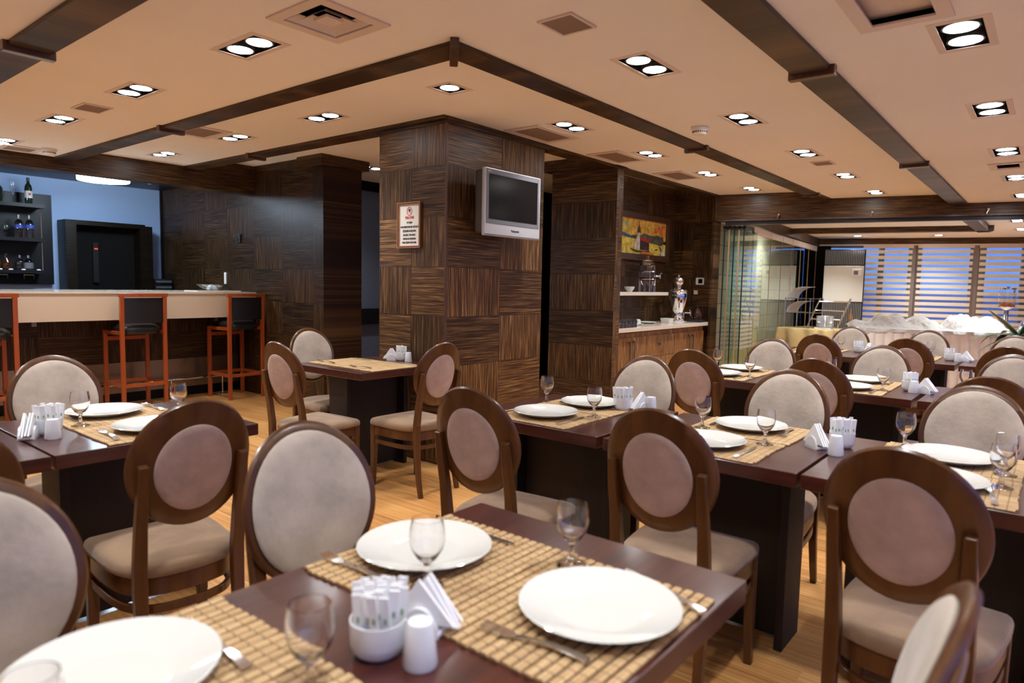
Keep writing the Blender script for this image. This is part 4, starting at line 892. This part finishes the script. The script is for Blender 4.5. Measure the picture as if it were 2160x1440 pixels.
# plant
t = thing('potted_dracaena', 'striped leafy plant in a clay pot in front of the buffet', 'plant', (8.75, .29, 0))
build('pot', MB().lathe([(0, 0), (.11, 0), (.15, .5), (.165, .62), (.165, .66), (.15, .66), (.14, .6), (0, .6)], n=32), 'pot', t, smooth=True)
build('stem', MB().tube([(0, 0, .6), (.01, 0, .75), (0, .0, .92)], .014, 8), 'leaf', t, smooth=True)
random.seed(11)
def leaf(az, L, el, droop, w, z0):
    dirh = Vector((math.cos(az), math.sin(az), 0)); pts = []; p = Vector((0, 0, z0)); e_ = el
    for i in range(9):
        pts.append(p.copy()); p += (dirh*math.cos(e_)+Vector((0, 0, math.sin(e_))))*L/8; e_ -= droop/8
    sc = [.35, .8, 1, 1, .95, .8, .6, .35, .03]; side = dirh.cross(Vector((0, 0, 1)))
    for nm, a0, a1, mt_ in (('leaf', -.72, .72, 'leaf'),):
        q = MB(); vs = []
        for p_, s_ in zip(pts, sc):
            for f in (-1, -.72, -.0, .72, 1): vs.append(p_+side*w*1.35*s_*f+Vector((0, 0, .18*w*s_*abs(f))))
        fs = [(i*5+j, i*5+j+1, (i+1)*5+j+1, (i+1)*5+j) for i in range(8) for j in range(4)]
        q.add(vs, fs); o = build('leaf', q, ['leaf', 'leaf_edge'], t, smooth=80)
        for i_, pl in enumerate(o.data.polygons): pl.material_index = 1 if i_ % 4 in (0, 3) else 0
        md = o.modifiers.new('th', 'SOLIDIFY'); md.thickness = .0015
view = math.atan2(1, -.79)      # picture-left direction as seen from the camera
for az, L, el, dr, w in ((view, .46, .75, .15, .038), (view+.1, .52, .15, .35, .026), (view-.15, .50, .05, .5, .026), (view-.3, .42, -.1, .8, .024), (view+.4, .40, -.2, .9, .022), (view+.05, .36, .4, 2.0, .04), (view+1.0, .4, .5, 2.2, .042),
                         (view+2.0, .42, .6, 1.8, .04), (view+3.0, .45, .7, 1.2, .035), (view-2.4, .45, .5, 1.4, .035), (view-1.7, .4, .7, 1.5, .035), (view-1.0, .42, .5, 1.7, .035), (view+1.5, .38, 1.1, .6, .03), (view-.6, .36, 1.0, .8, .03), (view+2.6, .3, 1.2, .5, .03)):
    leaf(az, L, el, dr, w, .86+random.random()*.06)

# ================================================================ TABLES
def table_mesh(t, L, D, slab_axis='y'):
    # local: top centred on origin, L along x, D along y
    build('tabletop', MB().b2(-L/2, L/2, -D/2, D/2, .702, .75), 'table_wood', t, bevel=.003)
    if L < 1: n = (0,)
    else: n = (-L/4, L/4)
    for c in n:
        build('pedestal', MB().b2(c-.24, c+.24, -.03, .03, .02, .702), 'pedestal_wood', t, bevel=.003)
        build('pedestal_end', MB().b2(c-.27, c-.24, -.10, .10, .0, .702), 'pedestal_wood', t, bevel=.003)
        build('pedestal_end', MB().b2(c+.24, c+.27, -.10, .10, .0, .702), 'pedestal_wood', t, bevel=.003)
def mk_table():
    t = thing('dining_table', '', 'dining table'); table_mesh(t, .722, .73); return t
TB = Proto(mk_table)
TG = 'square dark wood restaurant tables'
FX, FY = R(-90), 0     # row direction along y / along x
TB('left-hand dark table of the second row, right of the pillar table', (2.595, 1.727, 0), R(90), TG)
TB('middle dark table of the second row with condiments at its right seam', (2.595, .978, 0), R(90), TG)
TB('right-hand dark table of the second row, cut by the picture edge', (2.595, .242, 0), R(90), TG)
TB('left-hand dark table of the third row before the glass panels', (4.575, 1.70, 0), R(90), TG)
TB('middle dark table of the third row with a condiment set', (4.575, .95, 0), R(90), TG)
TB('right-hand dark table of the third row behind chair backs', (4.575, .20, 0), R(90), TG)
TB('left-hand dark table of the furthest row before the gold cloth table', (6.88, 1.735, 0), R(90), TG)
TB('middle dark table of the furthest row in front of the buffet', (6.88, .985, 0), R(90), TG)
TB('right-hand dark table of the furthest row near the plant', (6.88, .235, 0), R(90), TG)
TB('dark square table beside the pillar laid without plates', (3.07, 3.783, 0), 0, TG)
TB('dark table on the left near the bar stools with two plates', (1.105, 2.877, 0), 0, TG)
TB('dark table joined at the left picture edge, beside condiments', (.373, 2.877, 0), 0, TG)
t = thing('dining_table', 'long nearest dark table across the bottom of the picture', 'dining table', (.555, .814, 0), 0, TG); table_mesh(t, 1.56, .723)

# ================================================================ CHAIRS
def shell_y(x, z): return -.20+.035*(x/.19)**2-.2*(z-.45)
def plate_ell(a, h, zc, off0, off1, bulge=0, nr=7, na=48, edge=.006, side=1):
    """curved oval plate following the shell surface; off = distance behind (negative) or in front of it"""
    rings = []
    def ring(s, off, sh=0):
        return [(a*s*math.cos(q), shell_y(a*s*math.cos(q), zc+h*s*math.sin(q))+off, zc+h*s*math.sin(q)) for q in [2*math.pi*i/na for i in range(na)]]
    seq = []
    for i in range(1, nr+1):
        s = i/nr*.965; seq.append((s, off0-(bulge*(1-s*s) if side < 0 else 0)))
    seq.append((.99, off0+.3*(off1-off0))); seq.append((1.0, (off0+off1)/2)); seq.append((.99, off0+.7*(off1-off0)))
    for i in range(nr, 0, -1):
        s = i/nr*.965; seq.append((s, off1+(bulge*(1-s**4) if side > 0 else 0)))
    rings = [ring(s, o_) for s, o_ in seq]
    m_ = MB().loft(rings, True); return m_
def seat_outline(s=1, inset=0):
    pts = []
    # front edge left to right, then round the back
    ctrl = [(-.205, .150), (-.200, .188), (-.175, .198), (0, .205), (.175, .198), (.200, .188), (.205, .150), (.203, .05), (.196, -.05), (.178, -.13), (.135, -.19), (.07, -.215), (0, -.221), (-.07, -.215), (-.135, -.19), (-.178, -.13), (-.196, -.05), (-.203, .05)]
    n = len(ctrl); out = []
    for i in range(n):
        p0, p1, p2, p3 = ctrl[i-1], ctrl[i], ctrl[(i+1) % n], ctrl[(i+2) % n]
        for k in range(3):
            u = k/3; f = [.5*(2*p1[j]+(p2[j]-p0[j])*u+(2*p0[j]-5*p1[j]+4*p2[j]-p3[j])*u*u+(-p0[j]+3*p1[j]-3*p2[j]+p3[j])*u**3) for j in (0, 1)]
            out.append((f[0]*s, f[1]*s))
    return out
def make_chair():
    t = thing('dining_chair', '', 'chair')
    rg = [[(x, y, z) for x, y in seat_outline(s)] for s, z in ((.965, .404), (.995, .408), (1.0, .425), (.985, .437), (.94, .447), (.84, .4545), (.6, .460), (.3, .462))]
    build('seat', MB().loft(rg), 'seat_fabric', t, smooth=70)
    rg = [[(x, y, z) for x, y in seat_outline(s)] for s, z in ((.93, .345), (.95, .345), (.95, .404), (.93, .404))]
    build('seat_frame', MB().loft(rg), 'chair_wood', t, smooth=40)
    build('backrest', plate_ell(.19, .205, .765, -.011, .009), 'chair_wood', t, smooth=50)
    build('front_pad', plate_ell(.168, .182, .765, .008, .018, .014, side=1), 'back_fabric', t, smooth=60, label='large beige velvet pad on the front of the backrest')
    build('rear_pad', plate_ell(.118, .139, .752, -.016, -.010, .004, side=-1), 'rear_fabric', t, smooth=60, label='small pinkish oval velvet pad on the back of the backrest')
    for sx in (-1, 1):
        x = sx*.150
        pts = [(x*1.03, -.262, 0), (x*1.02, -.240, .10), (x, -.222, .22), (x, -.214, .36), (x, -.215, .45), (x, -.232, .58), (x, -.258, .70), (x, -.272, .782)]
        build('leg', MB().sweep(pts, [(-.0175, -.016), (.0175, -.016), (.0175, .016), (-.0175, .016)], upv=(0, 1, 0), scales=[.78, .85, .95, 1.1, 1.1, 1, .9, .8]), 'chair_wood', t, bevel=.004)
        pts = [(sx*.186, .176, 0), (sx*.182, .174, .2), (sx*.180, .172, .404)]
        build('leg', MB().sweep(pts, [(-.019, -.019), (.019, -.019), (.019, .019), (-.019, .019)], upv=(0, 1, 0), scales=[.72, .9, 1.08]), 'chair_wood', t, bevel=.004)
    o = [(x*.90, y*.93, .300) for x, y in seat_outline(1) if y < .17]
    o = sorted(o, key=lambda p_: math.atan2(p_[0], -p_[1]+.0)); pts = o
    build('stretcher', MB().sweep(pts, [(-.008, -.013), (.008, -.013), (.008, .013), (-.008, .013)]), 'chair_wood', t, bevel=.002)
    return t
CH = Proto(make_chair)
X_, XM, YP, YM = R(-90), R(90), 0, R(180)
CG = 'oval backed wooden dining chairs'
chairs = [
 ('oval-backed chair seen from behind, leftmost at the second table row', 2.059, 1.656, X_+R(5.7)),
 ('oval-backed chair seen from behind, centre of the picture, second table row', 2.162, .955, X_+R(2.7)),
 ('large dark oval-backed chair seen from behind at the right, second row', 2.12, .249, X_+R(-3.9)),
 ('chair facing us behind the left-hand table of the second row', 2.967, 1.68, XM+R(1.9)),
 ('chair facing us behind the middle table of the second row', 2.952, .937, XM+R(1.3)),
 ('chair facing us behind the right-hand table of the second row', 2.978, .226, XM),
 ('chair seen from behind, leftmost at the third row, before the glass panels', 4.126, 1.697, X_+R(-.9)),
 ('chair seen from behind, middle of the third row', 4.179, .997, X_+R(-2.8)),
 ('chair seen from behind, right of the third row, near picture edge', 3.99, .211, X_),
 ('chair facing us at the left of the third row before glass panels', 4.885, 1.645, XM+R(.6)),
 ('chair facing us in the middle of the third row', 4.91, .92, XM+R(-1.1)),
 ('chair facing us at the right of the third row', 4.84, .183, XM),
 ('chair seen from behind, leftmost at the furthest row', 6.331, 1.561, X_),
 ('chair seen from behind, middle of the furthest row', 6.459, .915, X_+R(-.8)),
 ('chair seen from behind, right of the furthest row, below the plant', 6.172, .251, X_),
 ('chair facing us at the furthest row before the gold cloth', 7.396, 1.654, XM),
 ('chair facing us at the furthest row before the white buffet skirt', 7.38, .961, XM),
 ('chair facing us at the furthest row just below the plant', 7.20, .275, XM),
 ('chair seen from behind left of the small pillar table', 2.525, 3.645, X_+R(4.9)),
 ('chair facing us behind the pillar table towards the bar', 3.02, 4.19, YM+R(-3.4)),
 ('chair at the near right side of the small pillar table', 2.997, 3.249, YP+R(-2.3)),
 ('chair facing us at the far side of the left table, by the bar stools', 1.05, 3.29, YM+R(-2.2)),
 ('large chair seen from behind at the left table, brown oval back', 1.005, 2.319, YP+R(-4.8)),
 ('chair seen from behind, cut by the left picture edge at the joined table', .364, 2.337, YP),
 ('large chair facing us with grey oval pad behind the nearest table', .988, 1.226, YM+R(-3.5)),
 ('large chair facing us cut by the left picture edge at the nearest table', .294, 1.237, YM),
 ('blurred chair at the bottom right corner, tucked under the nearest table', .975, .36, YP+R(4.4)),
]
for lab, x, y, rz in chairs: CH(lab, (x, y, 0), rz, CG)

# ================================================================ TABLEWARE
def p_mat():
    t = thing('placemat', '', 'placemat'); W_, D_ = .425, .352; m_ = MB(); n = 16; s = D_/n
    for i in range(n):
        c = -D_/2+s*(i+.5); prof = [(-s*.41, 0), (-s*.37, .0035), (-s*.2, .0052), (s*.2, .0052), (s*.37, .0035), (s*.41, 0)]
        jit = random.uniform(-.003, .003)
        m_.add([(x+(jit if x > 0 else jit), c+a, .001+b) for x in (-W_/2, W_/2) for a, b in prof], [(0, 1, 2, 3, 4, 5), (11, 10, 9, 8, 7, 6)]+[(j, (j+1) % 6, 6+(j+1) % 6, 6+j) for j in range(6)])
    build('slats', m_, 'bamboo', t); m_ = MB().b2(-W_/2+.006, W_/2-.006, -D_/2+.002, D_/2-.002, .0004, .0016); build('backing', m_, 'thread', t)
    return t
def p_plate():
    o = build('dinner_plate', MB().lathe([(0, .004), (.075, .004), (.085, .006), (.125, .018), (.143, .026), (.145, .0275), (.143, .029), (.122, .0215), (.082, .0105), (.07, .009), (0, .009)], n=56), 'ceramic', smooth=True)
    return tag(o, '', 'plate')
def p_glass():
    t = thing('water_glass', '', 'glass')
    o = [(0, .0), (.031, .0), (.032, .002), (.020, .006), (.009, .012), (.006, .022), (.0055, .040), (.009, .048), (.020, .058), (.031, .076), (.0345, .094), (.033, .115), (.030, .133), (.0285, .133), (.0315, .115), (.0328, .094), (.029, .077), (.018, .061), (.006, .054), (0, .053)]
    build('bowl', MB().lathe(o, n=40), 'glass', t, smooth=True); return t
def p_fork():
    m_ = MB(); L = .195
    pts = []; sc = []
    for i in range(12):
        u = i/11; y = -L/2+u*(L*.68); z = .0035+.006*math.sin(u*math.pi); pts.append((0, y, z)); sc.append((1.25-.85*u**.7 if u < .8 else .55+.6*(u-.8), 1))
    m_.sweep(pts, [(-.008, -.0012), (.008, -.0012), (.008, .0012), (-.008, .0012)], scales=sc)
    hd = [(-.004, .033), (-.011, .045), (-.012, .060), (.012, .060), (.011, .045), (.004, .033)]
    m_.prism(hd, .004, .0062, 'xy')
    for x in (-.0102, -.0034, .0034, .0102): m_.sweep([(x, .060, .0051), (x, .075, .0065), (x, .097, .0095)], [(-.0017, -.001), (.0017, -.001), (.0017, .001), (-.0017, .001)])
    return tag(build('fork', m_, 'steel', bevel=0), '', 'fork')
def p_knife():
    m_ = MB()
    m_.sweep([(0, -.105, .004), (0, -.08, .0045), (0, -.02, .0045), (0, .0, .004)], [(-.006, -.003), (.006, -.003), (.006, .003), (-.006, .003)], scales=[(1.2, 1), (1.2, 1), (.9, .9), (.6, .6)])
    m_.prism([(-.005, .0), (.006, .0), (.008, .04), (.007, .09), (.001, .107), (-.005, .10)], .003, .0044, 'xy')
    return tag(build('knife', m_, 'steel'), '', 'knife')
MATP, PLP, GLP, FKP, KNP = Proto(p_mat), Proto(p_plate), Proto(p_glass), Proto(p_fork), Proto(p_knife)
TZ = .7505; MZ = .7565
def setting(where, cx, cy, rz, plate=True, glass=True, fork=(-.155, .13, 0), knife=(.150, .13, 0), pl=(0, .165), gl=(.15, .315), mat=True, mj=0):
    """place setting; (cx,cy) on the table edge in front of the sitter, rz = heading of the sitter (local +y)"""
    def P_(u, v): return (cx+u*math.cos(rz)-v*math.sin(rz), cy+u*math.sin(rz)+v*math.cos(rz))
    if mat: x, y = P_(mj, .182); MATP('bamboo placemat %s' % where, (x, y, TZ), rz, 'bamboo placemats')
    if plate: x, y = P_(*pl); PLP('large white plate %s' % where, (x, y, MZ-.004), rz, 'white dinner plates')
    if glass: x, y = P_(*gl); GLP('stemmed water glass %s' % where, (x, y, MZ if abs(gl[0]) < .2 and gl[1] < .33 else TZ), rz, 'stemmed water glasses')
    if fork: x, y = P_(fork[0], fork[1]); FKP('steel fork %s' % where, (x, y, MZ+.0005), rz+R(fork[2]), 'steel forks')
    if knife: x, y = P_(knife[0], knife[1]); KNP('steel knife %s' % where, (x, y, MZ+.0005), rz+R(knife[2]), 'steel knives')
# nearest table
ye, yn = 1.172, .455
setting('on the nearest table, far side, before the grey oval chair', .985, ye, YM, pl=(0, .145), gl=(.109, .265), fork=(.155, .10, 180), knife=(-.16, .16, 0))
setting('on the nearest table, near side, lower right of the picture', .985, yn, YP, pl=(.02, .145), gl=(.161, .30), fork=(-.142, .17, 8), knife=(.175, .10, -20))
setting('on the nearest table, far side, bottom left of the picture', .385, ye, YM, pl=(.02, .15), gl=(.16, .30), fork=(-.12, .17, 180), knife=(.17, .12, 0))
setting('on the nearest table, near side, at the bottom picture edge', .385, yn, YP, gl=(.153, .338))
# second row
xe, xf = 2.232, 2.958
setting('on the second row left table, near side', xe, 1.74, X_, pl=(-.01, .185), gl=(.17, .30), knife=(.148, .15, 0))
setting('on the second row left table, far side', xf, 1.74, XM, pl=(0, .187), gl=(.215, .255))
setting('on the second row middle table, near side', xe, .972, X_, pl=(-.02, .165), gl=(.15, .31), knife=(.143, .13, 0))
setting('on the second row middle table, far side', xf, .965, XM, pl=(0, .165), gl=(.155, .30), fork=(-.145, .155, 4))
setting('on the second row right table, near side, at picture edge', xe, .262, X_, pl=(.0, .17), gl=(.165, .25), fork=(.150, .12, 8), knife=(-.15, .12, 0))
setting('on the second row right table, far side, at picture edge', xf, .262, XM, pl=(0, .19), gl=(.15, .10), fork=(-.15, .2, 0))
GLP('extra stemmed water glass near the middle of the second row right table', (2.66, .095, MZ), 0, 'stemmed water glasses')
# third row
xe, xf = 4.212, 4.938
for yc, nm in ((1.735, 'left'), (.95, 'middle'), (.20, 'right')):
    setting('on the third row %s table, near side' % nm, xe, yc, X_, pl=(0, .165), gl=(.18, .22)); setting('on the third row %s table, far side' % nm, xf, yc, XM, pl=(0, .165), gl=(.2, .12))
xe, xf = 6.517, 7.243
for yc, nm in ((1.78, 'left'), (1.0, 'middle'), (.24, 'right')):
    setting('on the furthest row %s table, near side' % nm, xe, yc, X_, plate=False); setting('on the furthest row %s table, far side' % nm, xf, yc, XM, plate=False, gl=(-.12, .04) if nm == 'middle' else (-.14, .05))
# left and pillar tables
setting('on the left table by the bar, far side', 1.125, 3.239, YM, pl=(.02, .145), gl=(.17, .32), fork=(-.18, .13, 180))
setting('on the left table by the bar, near side', 1.125, 2.516, YP, pl=(-.0, .16), gl=(.205, .40), fork=(-.165, .15, -4))
setting('on the pillar table, bar side', 3.01, 4.145, YM, plate=False, glass=False, fork=(.14, .13, 180), knife=(-.16, .14, 6))
setting('on the pillar table, near side', 3.01, 3.42, YP, plate=False, glass=False, fork=(-.15, .20, 8), knife=(.22, .13, -4))

# condiment sets
def p_cup():
    t = thing('sachet_cup', '', 'cup'); build('cup', MB().lathe([(0, 0), (.030, 0), (.040, .008), (.044, .022), (.045, .058), (.0425, .058), (.041, .024), (.036, .012), (0, .008)], n=36), 'ceramic_bluish', t, smooth=True); return t
def p_salt():
    t = thing('salt_shaker', '', 'salt shaker'); build('body', MB().lathe([(0, 0), (.026, 0), (.0275, .004), (.024, .035), (.021, .066), (.019, .071), (0, .073)], n=28), 'ceramic_bluish', t, smooth=True)
    h = MB()
    for i in range(5): a_ = i*1.2566; h.lathe([(0, 0), (.0012, 0), (0, .0004)], (.007*math.cos(a_), .007*math.sin(a_), .0728), 6)
    build('holes', h, 'slot', t); return t
def p_holder():
    t = thing('napkin_holder', '', 'napkin holder'); rr = []
    pr = [(.034*math.cos(q), .0+.046*math.sin(q)) for q in [i*math.pi/14 for i in range(15)]]
    for y0, y1 in ((-.026, -.018), (.018, .026)):
        m_ = MB().prism([(-.036, .0)]+[(p_[0], p_[1]) for p_ in pr[::-1]]+[(.036, 0)], y0, y1); m_.v = m_.v
        build('side_plate', m_, 'ceramic_bluish', t, bevel=.004)
    build('base', MB().b2(-.036, .036, -.026, .026, 0, .010), 'ceramic_bluish', t, bevel=.003); return t
def p_napkin():
    a = .105/2
    o = build('paper_napkin', MB().prism([(-.062, .010), (.0, .086), (.062, .010)], -.0028, .0028), 'paper', bevel=.001); return tag(o, '', 'napkin')
def p_sachet():
    t = thing('sugar_sachet', '', 'sachet'); build('tube', MB().box((0, 0, .048), (.016, .0035, .098)), 'paper', t, bevel=.001); build('print', MB().box((0, -.0019, .056), (.0045, .0006, .010)), 'packet_mark', t); return t
CUP, SAL, HOL, NAP, SCH = Proto(p_cup), Proto(p_salt), Proto(p_holder), Proto(p_napkin), Proto(p_sachet)
def place_tilt(o, rx, ry, rz): o.rotation_euler = (rx, ry, rz)
def condiments(where, cup, salt, hold, hrot, nsach=10, z=TZ, nn=4):
    random.seed(hash(where) % 1000 if False else len(where)*7)
    CUP('white sachet cup %s' % where, (cup[0], cup[1], z), 0, 'white sachet cups'); SAL('white salt shaker %s' % where, (salt[0], salt[1], z), 0, 'white salt shakers')
    HOL('white ceramic napkin holder %s' % where, (hold[0], hold[1], z), hrot, 'white napkin holders')
    for i in range(nn):
        y = -.0135+i*.009; c_, s_ = math.cos(hrot), math.sin(hrot)
        o = NAP('folded white napkin standing in the holder %s' % where, (hold[0]-y*s_, hold[1]+y*c_, z+.006), hrot, 'folded napkins %s' % where)
        place_tilt(o, R(random.uniform(-3, 3)), R(random.uniform(-6, 6)), hrot)
    for i in range(nsach):
        a_ = i*2.4; r_ = .037*math.sqrt((i+.5)/nsach)
        dx, dy = r_*math.cos(a_), r_*math.sin(a_)
        o = SCH('white paper sachet standing in the cup %s' % where, (cup[0]+dx, cup[1]+dy, z+.010+random.uniform(0, .006)), 0, 'paper sachets %s' % where)
        place_tilt(o, R(random.uniform(-3, 3)-dy*170), R(random.uniform(-3, 3)+dx*170), R(-50+random.uniform(-18, 18)))
condiments('on the nearest table', (.672, .805), (.690, .728), (.775, .80), R(-75), 22)
condiments('at the seam of the second row', (2.735, .600), (2.585, .585), (2.655, .668), R(50), 18)
condiments('on the left table of the second row', (2.80, 1.575), (2.86, 1.46), (2.84, 1.50), R(-20), 15)
condiments('at the seam of the third row', (4.60, .655), (4.52, .625), (4.55, .565), R(70), 14)
condiments('on the furthest row before the gold cloth', (7.10, 1.46), (7.08, 1.37), (7.20, 1.385), R(-20), 7)
condiments('on the furthest row before the white skirt', (6.92, .70), (6.88, .64), (6.93, .585), R(70), 7)
condiments('on the left table by the bar', (.835, 2.88), (.822, 2.785), (.765, 2.85), R(60), 14)
condiments('on the small pillar table', (3.385, 3.80), (3.365, 3.70), (3.345, 3.865), R(-45), 8)
